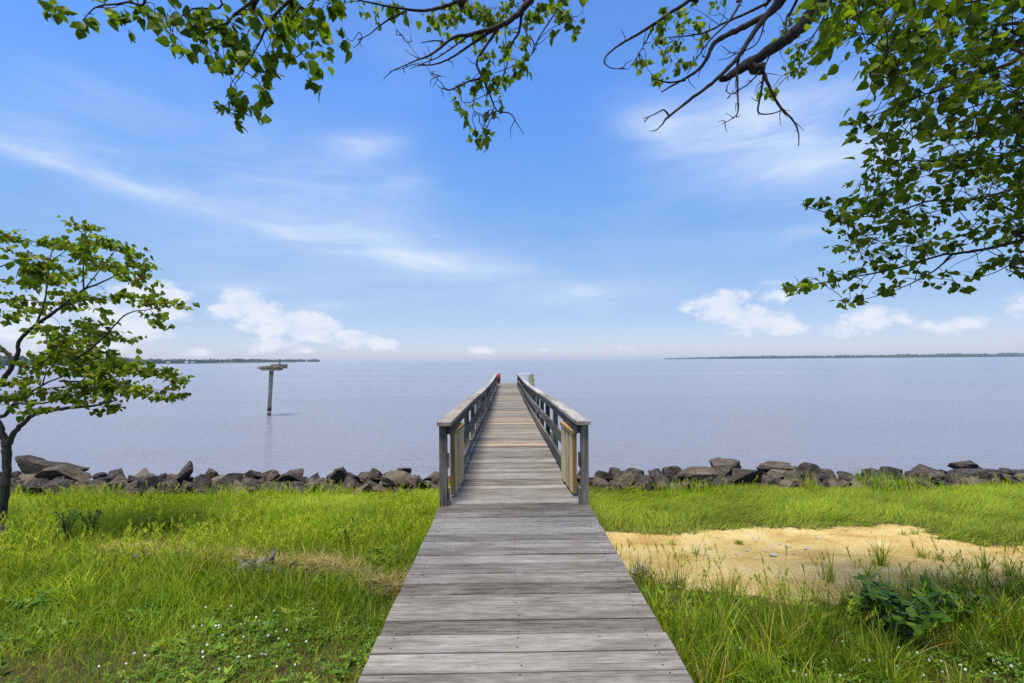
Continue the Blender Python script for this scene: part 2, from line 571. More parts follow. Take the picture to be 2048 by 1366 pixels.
def build_deck():
    mb = MB()
    golden = [8.7, 12.2, 12.8, 15.4, 15.75, 21, 22.5, 26.3, 36.9]
    y = -4.0
    pitch = 0.152
    while y < PIER_END:
        gap = random.choice([0.006, 0.008, 0.010, 0.013, 0.017])
        w = pitch - gap
        z = deck_z(y + pitch / 2) + random.uniform(-0.004, 0.004)
        g = 0.0
        if any(abs(y + pitch / 2 - a) < pitch / 2 for a in golden): g = 0.85
        elif y > 9 and random.random() < 0.12: g = random.uniform(0.15, 0.4)
        xa = HW + random.uniform(-0.005, 0.005)
        xb = HW + random.uniform(-0.005, 0.005)
        sk = random.uniform(-0.004, 0.004)
        c = (random.random(), g, 0)
        e = 0.005   # eased edges
        x0, x1, y0, y1, z0, z1 = -xa, xb, y, y + w, z - 0.06, z
        vs = [(x0, y0 + sk, z0), (x1, y0 - sk, z0), (x1, y1 - sk, z0), (x0, y1 + sk, z0),
              (x0, y0 + sk, z1 - e), (x1, y0 - sk, z1 - e), (x1, y1 - sk, z1 - e), (x0, y1 + sk, z1 - e),
              (x0 + e, y0 + e + sk, z1), (x1 - e, y0 + e - sk, z1), (x1 - e, y1 - e - sk, z1), (x0 + e, y1 - e + sk, z1)]
        mb.add(vs, [(3, 2, 1, 0), (0, 1, 5, 4), (1, 2, 6, 5), (2, 3, 7, 6), (3, 0, 4, 7),
                    (4, 5, 9, 8), (5, 6, 10, 9), (6, 7, 11, 10), (7, 4, 8, 11), (8, 9, 10, 11)], c)
        if 0.5 < y < 9:          # screw heads over the joists
            for xn in (-0.70, -0.02, 0.70):
                for yn in (0.03, 0.115):
                    xx, yy = xn + random.gauss(0, 0.008), y + yn + random.gauss(0, 0.005)
                    if random.random() < 0.85:
                        mb.add([(xx + 0.0055 * math.cos(a), yy + 0.0055 * math.sin(a), z + 0.0015) for a in np.linspace(0, 2 * PI, 7)[:6]], [(0, 1, 2, 3, 4, 5)], (0.5, 0, 1))
        y += pitch
    mb.build('deck', M['deck'], pier)


build_deck()


def long_board(name, x0, x1, dz0, dz1, y0, y1, mat, step=2.9):
    """a board following the deck's fall, cut into lengths"""
    mb = MB()
    ys = [y0]
    while ys[-1] + step < y1 - 0.5: ys.append(ys[-1] + step)
    ys.append(y1)
    for a, b in zip(ys[:-1], ys[1:]):
        j = random.uniform(-0.004, 0.004)
        c = (random.random(), 0.0 if random.random() > 0.2 else 0.12, 0)
        nseg = 3
        for k in range(nseg):
            ya, yb = a + (b - a) * k / nseg, a + (b - a) * (k + 1) / nseg
            if k == nseg - 1: yb -= 0.004
            mb.box(x0 + j, x1 + j, ya, yb, deck_z(ya) + dz0, deck_z(ya) + dz1, c, deck_z(yb) + dz1, deck_z(yb) + dz0)
    return mb.build(name, mat, pier)


for s in (-1, 1):
    def sx(a, b): return (min(a * s, b * s), max(a * s, b * s))
    x = sx(0.665, 0.812)
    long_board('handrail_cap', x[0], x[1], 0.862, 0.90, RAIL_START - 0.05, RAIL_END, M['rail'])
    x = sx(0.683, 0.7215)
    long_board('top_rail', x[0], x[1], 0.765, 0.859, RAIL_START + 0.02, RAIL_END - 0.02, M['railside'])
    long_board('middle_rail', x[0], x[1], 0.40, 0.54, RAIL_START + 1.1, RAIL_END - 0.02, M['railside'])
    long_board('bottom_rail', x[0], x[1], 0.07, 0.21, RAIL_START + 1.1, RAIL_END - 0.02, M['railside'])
    x = sx(0.64, 0.69)
    long_board('stringer', x[0], x[1], -0.30, -0.052, -4, PIER_END - 0.05, M['railside'])
    y = RAIL_START
    k = 0
    while y < RAIL_END:
        mb = MB()
        x = sx(0.722, 0.80)
        gl = deck_z(y) - (0.75 if y < 9 else 0.5)
        mb.box(x[0], x[1], y, y + 0.095, gl, deck_z(y) + 0.860, (random.random(), 0, 0))
        if k == 0:   # blocks and cleats on the entrance posts
            xb = sx(0.70, 0.7215)
            for za, zb in ((-0.02, 0.17), (0.40, 0.55)):
                mb.box(xb[0], xb[1], y + 0.02, y + 0.085, deck_z(y) + za, deck_z(y) + zb, (random.random(), 0, 0))
        mb.build('post', M['post'], pier)
        y += 1.44
        k += 1
    y = 10.5
    while y < PIER_END:
        mb = MB()
        mb.tube([(s * 0.93, y, -1.2), (s * 0.93, y, deck_z(y) - 0.02)], 0.11, 12)
        mb.build('piling', M['green_pile'], pier, True)
        y += 3.6
    # open gate folded back along the railing, its free end standing a little inward
    def skew(mb_, s=s):
        mb_.v = [(v_[0] - s * 0.042 * (v_[1] - 5.18) / 0.75, v_[1], v_[2]) for v_ in mb_.v]
        return mb_
    mb = MB()
    y0, y1 = 5.18, 5.93
    zt = deck_z(5.2) + 0.75
    nb = 6
    wb = (y1 - y0 - 0.04) / nb
    for k in range(nb):
        ya = y0 + 0.04 + k * wb
        x = sx(0.670 + 0.005 * (k % 2), 0.69)
        mb.box(x[0], x[1], ya + 0.003, ya + wb - 0.005, deck_z(5.2) + 0.035, zt - 0.04, (random.random(), 0, 0))
    skew(mb); gate = mb.build('gate', M['gate'], pier)
    gate['label'] = 'gate of new pale pine boards folded open against the rail'
    mb = MB(); x = sx(0.676, 0.72); mb.box(x[0], x[1], y0, y0 + 0.038, deck_z(5.2) + 0.03, zt - 0.04, (0.15, 0, 0))
    e = mb.build('gate_end_board', M['gateend'], gate)
    mb = MB(); x = sx(0.692, 0.718)
    mb.box(x[0], x[1], y0 + 0.04, y1, zt - 0.15, zt - 0.043, (0.5, 0, 0)); skew(mb); mb.build('gate_brace', M['gatecap'], gate)
    mb = MB(); mb.box(x[0], x[1], y0 + 0.04, y1, deck_z(5.2) + 0.1, deck_z(5.2) + 0.2, (0.3, 0, 0)); skew(mb); mb.build('gate_brace', M['gatecap'], gate)
    mb = MB(); x = sx(0.661, 0.726); mb.box(x[0], x[1], y0 - 0.008, y1 + 0.008, zt - 0.038, zt, (0.6, 0, 0)); skew(mb)
    mb.build('gate_cap', M['gatecap'], gate)
for ob in list(COL.objects):   # grandchildren: parent inverse is relative to the pier's empty
    if ob.parent and ob.parent.parent: ob.matrix_parent_inverse = Matrix.Identity(4)

# white shelf between rail and tall mooring piling
mb = MB(); mb.box(0.82, 1.62, 30.0, 30.35, 2.29, 2.335)
mb.build('shelf', M['white'], pier)
mb = MB()
pts = [(1.56, 29.8, -1.5), (1.57, 29.8, 0.5), (1.575, 29.8, 2.23)]
mb.tube(pts, [0.20, 0.19, 0.18], 16)
o = mb.build('mooring_piling', M['green_pile'], None, True)
tag(o, 'thick greenish mooring piling standing beside the far end of the pier', 'piling')
mb = MB(); mb.tube([(1.575, 29.8, 2.231), (1.575, 29.8, 2.27)], [0.13, 0.06], 12)
mb.build('piling_cap', M['iron'], o)

# life ring hanging on the rail end
ring = empty('life_ring', (-0.60, 31.9, 1.75), 'red life ring hanging inside the railing at the end of the pier', 'life ring')
mb = MB()
NU, NV, R0, R1 = 32, 12, 0.30, 0.085
vs, fs = [], []
for i in range(NU):
    for j in range(NV):
        a, b2 = 2 * PI * i / NU, 2 * PI * j / NV
        rr = R0 + R1 * math.cos(b2)
        vs.append((-0.60 + R1 * 1.1 * math.sin(b2) + 0.10 * math.cos(a) * rr, 31.9 + rr * math.cos(a), 1.93 + rr * math.sin(a)))
        fs.append((i * NV + j, ((i + 1) % NU) * NV + j, ((i + 1) % NU) * NV + (j + 1) % NV, i * NV + (j + 1) % NV))
mb.add(vs, fs)
mb.build('ring', M['red'], ring, True)
mb = MB()
mb.tube([(-0.60 + 0.07 * math.cos(a), 31.9 + 0.43 * math.cos(a), 1.93 + 0.41 * math.sin(a)) for a in np.linspace(0, 2 * PI, 30)], 0.012, 6)
mb.build('grab_rope', M['rope'], ring)
mb = MB(); mb.box(-0.665, -0.55, 31.88, 31.92, 2.27, 2.31)
mb.build('hook', M['red'], ring)

# ------------------------------------------------------------------ osprey nest platform
P0 = at(538, 832, 1.0) - CAM
dn = -3.2 / P0.z
base = CAM + P0 * dn
top = at(543, 741, dn)
osp = empty('nest_platform', (base.x, base.y, 0), 'tall weathered pole carrying a nest platform, standing alone in the bay', 'nest platform')


def on_pole(f): return base.lerp(top, f)


mb = MB(); mb.tube([on_pole(-0.8), on_pole(0.035)], 0.112, 14); mb.build('waterline_band', M['pole_dark'], osp, True)
mb = MB(); mb.tube([on_pole(0.035), on_pole(0.12)], 0.108, 14); mb.build('barnacle_band', M['pole_base'], osp, True)
mb = MB(); mb.tube([on_pole(0.12), on_pole(0.21)], 0.113, 14); mb.build('tar_band', M['pole_dark'], osp, True)
mb = MB(); mb.tube([on_pole(0.21), on_pole(0.6), on_pole(1.0)], [0.106, 0.112, 0.12], 14); mb.build('pole', M['pole'], osp, True)
mb = MB(); mb.obox(top + Vector((0.02, 0, 0.05)), (0.46, 0.08, 0), (-0.07, 0.45, 0), (0, 0, 0.05)); mb.build('platform', M['board'], osp)
mb = MB(); mb.obox(top + Vector((0.22, 0.45, 0.24)), (0.47, 0.08, 0.01), (-0.004, 0.025, 0), (0, 0, 0.13)); mb.build('back_board', M['board'], osp)
mb = MB(); mb.obox(top + Vector((0.64, 0.15, 0.20)), (0.03, 0, 0), (-0.06, 0.36, 0), (0, 0, 0.09)); mb.build('side_board', M['board'], osp)
mb = MB(); mb.obox(top + Vector((0.28, 0.40, 0.40)), (0.035, 0, 0), (0, 0.035, 0), (0, 0, 0.28)); mb.build('corner_stake', M['board'], osp)
mb = MB()
for k in range(260):
    c = top + Vector((max(-.55, min(.5, random.gauss(-0.06, 0.3))), max(-.4, min(.4, random.gauss(0, 0.22))), 0.11 + min(.14, abs(random.gauss(0, 0.07)))))
    a = random.uniform(0, 2 * PI)
    d = Vector((math.cos(a), 0.7 * math.sin(a), random.uniform(-0.25, 0.2))) * random.uniform(0.10, 0.24)
    mb.tube([c - d, c + d * 0.2 + Vector((0, 0, random.uniform(-0.02, 0.03))), c + d], random.uniform(0.008, 0.016), 4)
o = mb.build('nest', M['nest'], None)
tag(o, 'messy bird nest of dry sticks lying on the platform out in the bay', 'nest')

# ------------------------------------------------------------------ far shores


def treeline(name, pts, label, seed, depth=60.0):
    """a far wood as one mass: pts = (px, distance, tree height)"""
    rs = random.Random(seed)
    mb = MB()
    ico = bmesh.new(); bmesh.ops.create_icosphere(ico, subdivisions=1, radius=1.0)
    iv = [v.co.copy() for v in ico.verts]; jf = [tuple(v.index for v in f.verts) for f in ico.faces]
    ico.free()
    for (pa, da, ha), (pb, db, hb) in zip(pts[:-1], pts[1:]):
        A, B = at(pa, HOR, da), at(pb, HOR, db)
        L = (B - A).length
        n = max(8, int(L / (0.13 * (ha + hb) / 2)))
        for i in range(n):
            f = (i + rs.random()) / n
            h = (ha + (hb - ha) * f) * (0.82 + 0.13 * math.sin(i * 0.11 + seed) * math.sin(i * 0.037) + rs.uniform(-0.10, 0.10))
            p = A.lerp(B, f)
            back = rs.uniform(0, depth)
            x, y = p.x, p.y + back
            w = h * rs.uniform(0.3, 0.5)
            for q in range(2):
                cx, cy, cz = x + rs.uniform(-w, w), y + rs.uniform(-w, w), h * (0.62 if q == 0 else 0.34)
                mb.add([(cx + v.x * w * rs.uniform(0.8, 1.2), cy + v.y * w, cz + v.z * h * 0.38 * rs.uniform(0.75, 1.15)) for v in iv], jf)
    o = mb.build(name, M['far_trees'], None, False)
    tag(o, label, 'treeline', kind='stuff')


treeline('treeline', [(-320, 560, 19), (-60, 760, 20), (45, 830, 20)], 'green wood on the point behind the sapling', 1)
treeline('treeline', [(40, 950, 17), (130, 1250, 18), (235, 1450, 25), (262, 1550, 20), (300, 1700, 19), (410, 2050, 20), (470, 2200, 23), (540, 2500, 20), (632, 2900, 20)],
         'hazy blue tree line along the shore behind the nest platform', 2)
treeline('treeline', [(1335, 5200, 14), (1430, 4300, 22), (1500, 3900, 30), (1640, 3600, 27), (1760, 3400, 29), (1860, 3300, 31), (2048, 3200, 33), (2330, 3000, 33)],
         'dark blue wooded shore across the water on the horizon', 3, 120)


def shore(name, pts, w=140, z=0.8):
    mb = MB()
    vs = []
    for px, d, zz in pts:
        p = at(px, HOR, d)
        vs.append((p.x, p.y, zz)); vs.append((p.x, p.y - 6, -0.4)); vs.append((p.x, p.y + w, zz + 1.0))
    fs = []
    for i in range(len(pts) - 1):
        a, b = i * 3, (i + 1) * 3
        fs.append((a + 1, b + 1, b, a)); fs.append((a, b, b + 2, a + 2))
    mb.add(vs, fs)
    o = mb.build(name, M['far_land'])
    tag(o, kind='structure')


shore('shore', [(-330, 545, 1.0), (-60, 740, 1.0), (45, 810, 1.2), (130, 1200, 1.2), (235, 1400, 1.2), (410, 1990, 1.2), (540, 2400, 1.2), (634, 2850, 1.0)])
shore('shore', [(1330, 5150, 1.0), (1430, 4250, 1.5), (1640, 3550, 1.5), (1860, 3250, 1.5), (2330, 2950, 1.5)], 260)


def jetty():
    rs = random.Random(5)
    mb = MB()
    ico = bmesh.new(); bmesh.ops.create_icosphere(ico, subdivisions=1, radius=1.0)
    iv = [v.co.copy() for v in ico.verts]; jf = [tuple(v.index for v in f.verts) for f in ico.faces]
    ico.free()
    for i in range(420):
        f = i / 419
        p = at(300 + 292 * f, HOR, 900 + 420 * f)
        w = rs.uniform(0.8, 1.4)
        mb.add([(p.x + v.x * w * 1.6, p.y + v.y * w, 0.0 + v.z * w * rs.uniform(0.7, 1.0)) for v in iv], jf)
    o = mb.build('stone_jetty', M['rock'])
    tag(o, 'long low dark stone jetty lying off the shore behind the nest platform', 'jetty')


jetty()


def house(px, d, w, h, label):
    p = at(px, HOR, d)
    e = empty('house', (p.x, p.y, 1.6), label, 'house', 'houses on the far shore')
    mb = MB(); mb.box(p.x - w / 2, p.x + w / 2, p.y, p.y + 8, 1.0, 1.6 + h); mb.build('wall', M['house_wall'], e)
    mb = MB()
    z = 1.603 + h
    mb.add([(p.x - w / 2 - .4, p.y - .4, z), (p.x + w / 2 + .4, p.y - .4, z), (p.x + w / 2 + .4, p.y + 8.4, z), (p.x - w / 2 - .4, p.y + 8.4, z), (p.x - w / 2 - .4, p.y + 4, z + h * .45), (p.x + w / 2 + .4, p.y + 4, z + h * .45)],
           [(0, 1, 5, 4), (2, 3, 4, 5), (1, 2, 5), (3, 0, 4), (3, 2, 1, 0)])
    mb.build('roof', M['house_roof'], e)
    for k in (-0.28, 0.0, 0.28):
        mb = MB(); mb.box(p.x + k * w - 0.5, p.x + k * w + 0.5, p.y - 0.06, p.y - 0.01, 1.6 + h * .35, 1.6 + h * .72); mb.build('window', M['iron'], e)


house(372, 1860, 12, 5.5, 'larger white house on the far shore under the blue tree line')
house(384, 1880, 9, 4.2, 'small white house beside the larger one on the far shore')
house(336, 1720, 11, 3.6, 'low white house alone on the far shore close to the sapling crown')
house(612, 2780, 15, 5.5, 'pale house near the tip of the far wooded point')

# ------------------------------------------------------------------ rocks
def rock_proto(seed, planes=11, flat=1.0):
    rs = random.Random(seed)
    bm = bmesh.new()
    bmesh.ops.create_icosphere(bm, subdivisions=4, radius=1.0)
    pl = []
    for _ in range(planes):
        n = Vector((rs.gauss(0, 1), rs.gauss(0, 1), rs.gauss(0, 0.9))).normalized()
        pl.append((n, rs.uniform(0.28, 0.70)))
    for v in bm.verts:
        p = v.co.copy()
        for _ in range(5):
            for n, d in pl:
                k = p.dot(n) - d
                if k > 0: p -= n * k
        p += p.normalized() * 0.06 * mnoise.noise(p * 2.2 + Vector((seed, 0, 0))) + p.normalized() * 0.025 * mnoise.noise(p * 6.5 + Vector((0, seed, 0)))
        v.co = p
    xs = [v.co for v in bm.verts]
    for ax in range(3):
        lo, hi = min(p[ax] for p in xs), max(p[ax] for p in xs)
        for v in bm.verts: v.co[ax] = (v.co[ax] - (lo + hi) / 2) * 2 / (hi - lo)
    me = bpy.data.meshes.new('rock')
    bm.to_mesh(me); bm.free()
    me.shade_smooth()
    try: me.set_sharp_from_angle(angle=math.radians(20))
    except Exception: pass
    me.materials.append(M['rock'])
    return me


ROCKS = [rock_proto(k + 1, 12 + k % 12) for k in range(24)]


def wedge_rock():
    """the big leaning slab with a raised point, from its side profile"""
    prof = [(37, 916), (44, 911), (56, 910), (72, 921), (98, 927), (130, 932), (152, 940), (171, 945), (168, 952), (140, 962), (100, 966), (62, 968), (52, 950), (44, 932)]
    prof = [((x - 104) / 67.0, (939 - y) / 29.0) for x, y in prof]
    bm = bmesh.new()
    rings = []
    for y, k in ((-0.8, 0.55), (-0.62, 0.86), (-0.2, 1.0), (0.35, 0.97), (0.8, 0.7)):
        rings.append([bm.verts.new((x * k + 0.10 * (1 - k), y + 0.12 * x, z * k - 0.25 * (1 - k))) for x, z in prof])
    n = len(prof)
    for a, b in zip(rings[:-1], rings[1:]):
        for i in range(n): bm.faces.new((a[i], b[i], b[(i + 1) % n], a[(i + 1) % n]))
    bm.faces.new(rings[0]); bm.faces.new(rings[-1][::-1])
    bmesh.ops.triangulate(bm, faces=bm.faces[:])
    bmesh.ops.subdivide_edges(bm, edges=bm.edges[:], cuts=2, use_grid_fill=True)
    for v in bm.verts:
        v.co += Vector((0, 0, 1)) * 0.06 * mnoise.noise(v.co * 3) + Vector((1, 0, 0)) * 0.04 * mnoise.noise(v.co * 4 + Vector((5, 0, 0)))
    bmesh.ops.recalc_face_normals(bm, faces=bm.faces[:])
    me = bpy.data.meshes.new('rock')
    bm.to_mesh(me); bm.free()
    me.shade_smooth()
    try: me.set_sharp_from_angle(angle=math.radians(30))
    except Exception: pass
    me.materials.append(M['rock'])
    return me


def place_rock(mesh, c, sx_, sy_, sz_, rot, label, group=None, tilt=0.0):
    o = bpy.data.objects.new('rock', mesh)
    COL.objects.link(o)
    o.location = c
    o.scale = (sx_, sy_, sz_)
    o.rotation_euler = (0, tilt, rot)
    tag(o, label, 'rock', group)
    return o


def big_rock(px0, px1, yt, yb, d, label, mesh=None, rot=0.0, tilt=0.0, dep=0.6):
    A, B = at(px0, (yt + yb) / 2, d), at(px1, (yt + yb) / 2, d)
    w = (B - A).length / 2
    zt, zb = at((px0 + px1) / 2, yt, d).z, at((px0 + px1) / 2, yb, d).z
    c = (A + B) / 2
    c.z = (zt + zb) / 2
    place_rock(mesh or random.choice(ROCKS), c, w * 1.02, w * dep, (zt - zb) / 2 * 1.04, rot, label, None, tilt)


BIG = [
    (36, 172, 910, 956, 8.75, 'huge dark slab leaning up to a point beside the sapling trunk', 'wedge'),
    (66, 166, 930, 972, 8.35, 'broad dark boulder lying in front of the pointed slab', None),
    (339, 389, 931, 972, 8.4, 'brown rock jutting up at a slant from the breakwater', 'tilt'),
    (382, 424, 948, 986, 8.0, 'white streaked rock at the grass beside the brown slanting one', None),
    (404, 436, 939, 968, 8.5, 'upright rock with white streaks on the crest', None),
    (436, 488, 946, 976, 8.3, 'rock with a pale sloping face midway along the nest side', None),
    (488, 527, 938, 970, 8.4, 'peaked dark rock directly under the nest pole', None),
    (478, 524, 956, 982, 8.0, 'flat fronted dark rock at the grass under the nest pole', None),
    (528, 562, 941, 962, 8.5, 'rounded dark rock just past the nest pole on the crest', None),
    (552, 606, 945, 966, 8.4, 'wide flat capstone resting on the breakwater crest', None),
    (660, 702, 934, 966, 8.4, 'pointed rock standing above its neighbours midway to the pier', None),
    (732, 766, 937, 960, 8.5, 'lichen speckled rock on the crest next to the blocky boulder', None),
    (766, 826, 942, 976, 8.1, 'big blocky dark boulder in the breakwater close to the pier', None),
    (790, 822, 935, 950, 8.6, 'low rock resting on top of the blocky boulder', None),
    (831, 862, 954, 980, 8.0, 'dark triangular rock by the pier entrance post', None),
    (1420, 1490, 919, 962, 8.5, 'tall brown boulder highest on the sandy side of the pier', None),
    (1456, 1526, 936, 976, 8.0, 'sloping grey boulder with a white tip in front of the tall one', None),
    (1355, 1428, 937, 970, 8.2, 'dark angular boulder between the pale rocks and the tall boulder', None),
    (1517, 1578, 925, 956, 8.6, 'domed boulder with a split lower corner', None),
    (1538, 1580, 940, 962, 8.2, 'mossy cracked rock under the domed boulder', None),
    (1590, 1660, 925, 962, 8.4, 'long hump backed boulder behind the reeds', None),
    (1718, 1744, 936, 955, 8.6, 'smooth round stone perched alone on the crest', None),
    (1820, 1890, 932, 972, 8.3, 'brown ridge shaped boulder beyond the reeds', None),
    (1905, 1960, 924, 942, 8.7, 'smooth flat stone lying highest on the crest by the sandy shore', None),
    (1955, 2022, 937, 958, 8.6, 'low smooth dark ledge near the end of the breakwater', None),
    (1904, 1976, 940, 966, 8.3, 'stack of dark layered rock under the flat stone', None),
    (2015, 2075, 940, 954, 8.6, 'thin dark slab at the edge of the view along the shore', None),
    (1188, 1224, 940, 966, 8.3, 'brown rock touching the pier post on the sandy side', None),
    (1230, 1276, 946, 978, 8.0, 'dark triangular rock with a pale chip beside the pier', None),
    (1250, 1292, 938, 962, 8.5, 'rounded tan rock on the crest near the pier', None),
    (1333, 1362, 932, 952, 8.6, 'pale pointed rock on the crest before the dark boulders', None),
]
for px0, px1, yt, yb, d, lab, kind in BIG:
    mesh, tilt = None, random.uniform(-0.08, 0.08)
    if kind == 'wedge': mesh, tilt = wedge_rock(), 0.0
    if kind == 'tilt':
        A = at((px0 + px1) / 2, (yt + yb) / 2, d)
        place_rock(ROCKS[3], A, 0.29, 0.2, 0.13, 0.0, lab, None, -0.85)
        continue
    if mesh is None: mesh = ROCKS[(px0 * 7) % 18]
    big_rock(px0, px1, yt, yb, d, lab, mesh, random.choice([0, PI]) + random.uniform(-0.15, 0.15) if kind is None else 0.0, tilt, 0.24 if kind == 'wedge' else 0.6)

TOPLINE = [(-400, 955), (0, 950), (36, 952), (160, 955), (250, 948), (330, 952), (400, 955), (480, 955), (560, 952), (620, 956), (700, 952), (780, 950), (830, 962), (880, 950),
           (1170, 950), (1220, 944), (1340, 944), (1420, 945), (1520, 946), (1600, 948), (1660, 950), (1760, 948), (1830, 948), (1900, 944), (1980, 948), (2048, 950), (2450, 955)]
BASELINE = [(-400, 985), (0, 975), (100, 972), (140, 984), (220, 988), (330, 985), (400, 988), (480, 984), (600, 982), (700, 986), (800, 984), (890, 992), (1170, 985), (1240, 982),
            (1360, 976), (1440, 976), (1600, 972), (1700, 974), (1800, 978), (1900, 974), (1980, 962), (2048, 956), (2450, 960)]


def interp(tbl, x): return float(np.interp(x, [a for a, _ in tbl], [b for _, b in tbl]))


ROWLAB = {0: 'at the grass edge', 1: 'in the face', 2: 'on the crest', 3: 'perched on top'}
for row, (d, fr, size) in enumerate(((7.95, 0.10, 0.145), (8.15, 0.40, 0.148), (8.45, 0.72, 0.152), (8.65, 0.97, 0.125))):
    px = -40.0
    while px < 2100:
        s = size * random.choice((0.55, 0.7, 0.85, 1.0, 1.1, 1.45))
        wpx = s * 2 * F / d * random.uniform(0.72, 0.95)
        px += wpx / 2
        yb, yt = interp(BASELINE, px), interp(TOPLINE, px)
        py = yb + (yt - yb) * (fr + random.uniform(-0.1, 0.1))
        p = at(px, py, d + random.uniform(-0.1, 0.1))
        px += wpx / 2 * (2.3 if row == 3 else 1.0)
        hgt = s * random.uniform(0.6, 1.0)
        p.z -= hgt * 0.25
        if abs(p.x) < 0.68 and p.z + hgt > deck_z(p.y) - 0.32: continue
        side = 'nest side' if p.x < 0 else 'sandy side'
        place_rock(random.choice(ROCKS), p, s * random.uniform(0.9, 1.25), s * random.uniform(0.8, 1.1), hgt, random.uniform(0, 2 * PI),
                   'smaller dark rock packed %s of the breakwater, %s of the pier' % (ROWLAB[row], side),
                   'smaller rocks %s, %s' % (ROWLAB[row], side), random.uniform(-0.6, 0.6))

# ------------------------------------------------------------------ grass
UP = np.array([0, 0, 1.0])


def blades(name, P, h, w, ang, lean, tint, mat, label, K=3, cat='grass', parent=None, droop=0.35, kind='stuff', wpow=1.6):
    n = len(P)
    h = np.broadcast_to(h, n).astype(float); w = np.broadcast_to(w, n).astype(float)
    ang = np.broadcast_to(ang, n).astype(float); lean = np.broadcast_to(lean, n).astype(float)
    D = np.stack([np.cos(ang), np.sin(ang), np.zeros(n)], -1)
    wa = ang + PI / 2 + rng.normal(0, 0.7, n)
    W = np.stack([np.cos(wa), np.sin(wa), np.zeros(n)], -1)
    rows = []
    for k in range(K + 1):
        t = k / K
        c = P + D * (lean * h * (0.25 * t + 0.75 * t * t))[:, None] + UP * (h * t * (1 - droop * np.clip(lean, 0, 1.6) * t))[:, None]
        if k < K:
            hw = (w * (1 - 0.85 * t ** wpow) * 0.5)[:, None]
            rows += [c - W * hw, c + W * hw]
        else: rows.append(c)
    V = np.stack(rows, 1)
    nv = 2 * K + 1
    base = (np.arange(n) * nv)[:, None]
    quads = [[2 * k, 2 * k + 1, 2 * k + 3, 2 * k + 2] for k in range(K - 1)]
    loc = np.array([i for q in quads for i in q] + [2 * K - 2, 2 * K - 1, 2 * K])
    L = (base + loc[None]).ravel()
    tot = np.tile(np.array([4] * (K - 1) + [3]), n)
    st = np.concatenate([[0], np.cumsum(tot)[:-1]])
    me = np_mesh(name, V.reshape(-1, 3), L, st, tot, np.repeat(tint, nv, 0))
    o = link(name, me, mat, parent)
    if parent is None: tag(o, label, cat, kind=kind)
    elif kind: o['kind'] = kind
    return o


def scatter(n, x0, x1, y0, y1, keep):
    x = rng.uniform(x0, x1, n); y = rng.uniform(y0, y1, n)
    # keep near the visible wedge plus a margin
    k = (np.abs(x) < 1.25 * y + 1.6) & (np.abs(x) > 0.78 + 0.0 * y) & keep(x, y)
    k |= (np.abs(x) < 0.78) & (y > 5.4) & (np.abs(x) > 0.5) & keep(x, y)
    return x[k], y[k]


WR = [hit(*p_) for p_ in ((545, 1150), (640, 1150), (700, 1165), (760, 1190), (830, 1200), (880, 1195))]
WR2 = [hit(*p_) for p_ in ((200, 1122), (300, 1120), (400, 1130), (480, 1140), (545, 1150))]


def wrack_d(x, y):
    d = np.full(x.shape, 9.0)
    for L in (WR, WR2):
        for a, b in zip(L[:-1], L[1:]):
            ex, ey = b.x - a.x, b.y - a.y
            t_ = np.clip(((x - a.x) * ex + (y - a.y) * ey) / (ex * ex + ey * ey), 0, 1)
            d = np.minimum(d, np.hypot(x - a.x - t_ * ex, y - a.y - t_ * ey) + (0.05 if L is WR2 else 0.0))
    return d


def clear_wrack(x, y): return (wrack_d(x, y + 0.04) > 0.11) | (rng.random(len(x)) < 0.3)


def patchy(x, y, s_=1.0, z=0.0):
    """colour drift of the sward in patches"""
    a = np.clip(0.5 + 0.55 * fnoise(x, y, 1.3 * s_, z), 0, 1)[:, None]
    b = np.clip(0.5 + 0.7 * fnoise(x, y, 3.7 * s_, z + 3), 0, 1)[:, None]
    return (0.62 + 0.55 * a) * (1 + (b - 0.5) * np.array([0.55, 0.22, 0.4]))


def pts_of(x, y): return np.stack([x, y, gz(x, y) - 0.01], -1)


def colmix(n, cols, wts, jit=0.18):
    cols = np.array(cols); i = rng.choice(len(cols), n, p=np.array(wts) / np.sum(wts))
    c = cols[i] * rng.uniform(1 - jit, 1 + jit, (n, 1)) * rng.uniform(0.94, 1.06, (n, 3))
    return c


LIME, GREEN, DEEP, YEL, TAN = (0.325, 0.405, 0.014), (0.195, 0.290, 0.012), (0.092, 0.160, 0.010), (0.40, 0.40, 0.03), (0.46, 0.33, 0.09)


def no_sand(m=0.0): return lambda x, y: sand_f(x, y) < -m


# rocks' foot line in world y
def foot(x): return 7.95 + 0.12 * fnoise(x, x * 0, 0.9)


# A: combed meadow between the weeds and the rocks
x, y = scatter(170000, -11, 11, 4.2, 8.3, lambda x, y: (sand_f(x, y) < 0.07 * fnoise(x, y, 8.0, 41) + 0.07 * rng.normal(0, 1, len(x)) ** 2 * (rng.random(len(x)) < .35)) & (y < foot(x) + 0.15) & ((y > 4.9) | (x > 2.2)) & ((y > 4.45) | (x > 5.0)))
thin = (rng.random(len(x)) < np.clip((y - 5.0) / 0.9, 0.0, 1.0)) | (x > 0.7)
x, y = x[thin], y[thin]
n = len(x)
sw = fnoise(x, y, 0.9) * 1.5 + fnoise(x, y, 2.6, 3) * 0.7
ang = np.where(x < 0, 0.1, 0.2) + sw + rng.normal(0, 0.45, n)
hh = 0.17 + 0.06 * fnoise(x, y, 1.6, 1) + 0.04 * fnoise(x, y, 4.5, 2)
edge = np.clip(-sand_f(x, y) / 0.35, 0.45, 1)
hh = np.clip(hh, 0.08, 0.4) * rng.uniform(0.7, 1.25, n) * edge
tn = colmix(n, [LIME, GREEN, YEL, DEEP], [5, 3, 1.6, 0.8])
m1 = np.clip(0.5 + 0.6 * fnoise(x, y, 1.4, 5), 0, 1)[:, None]
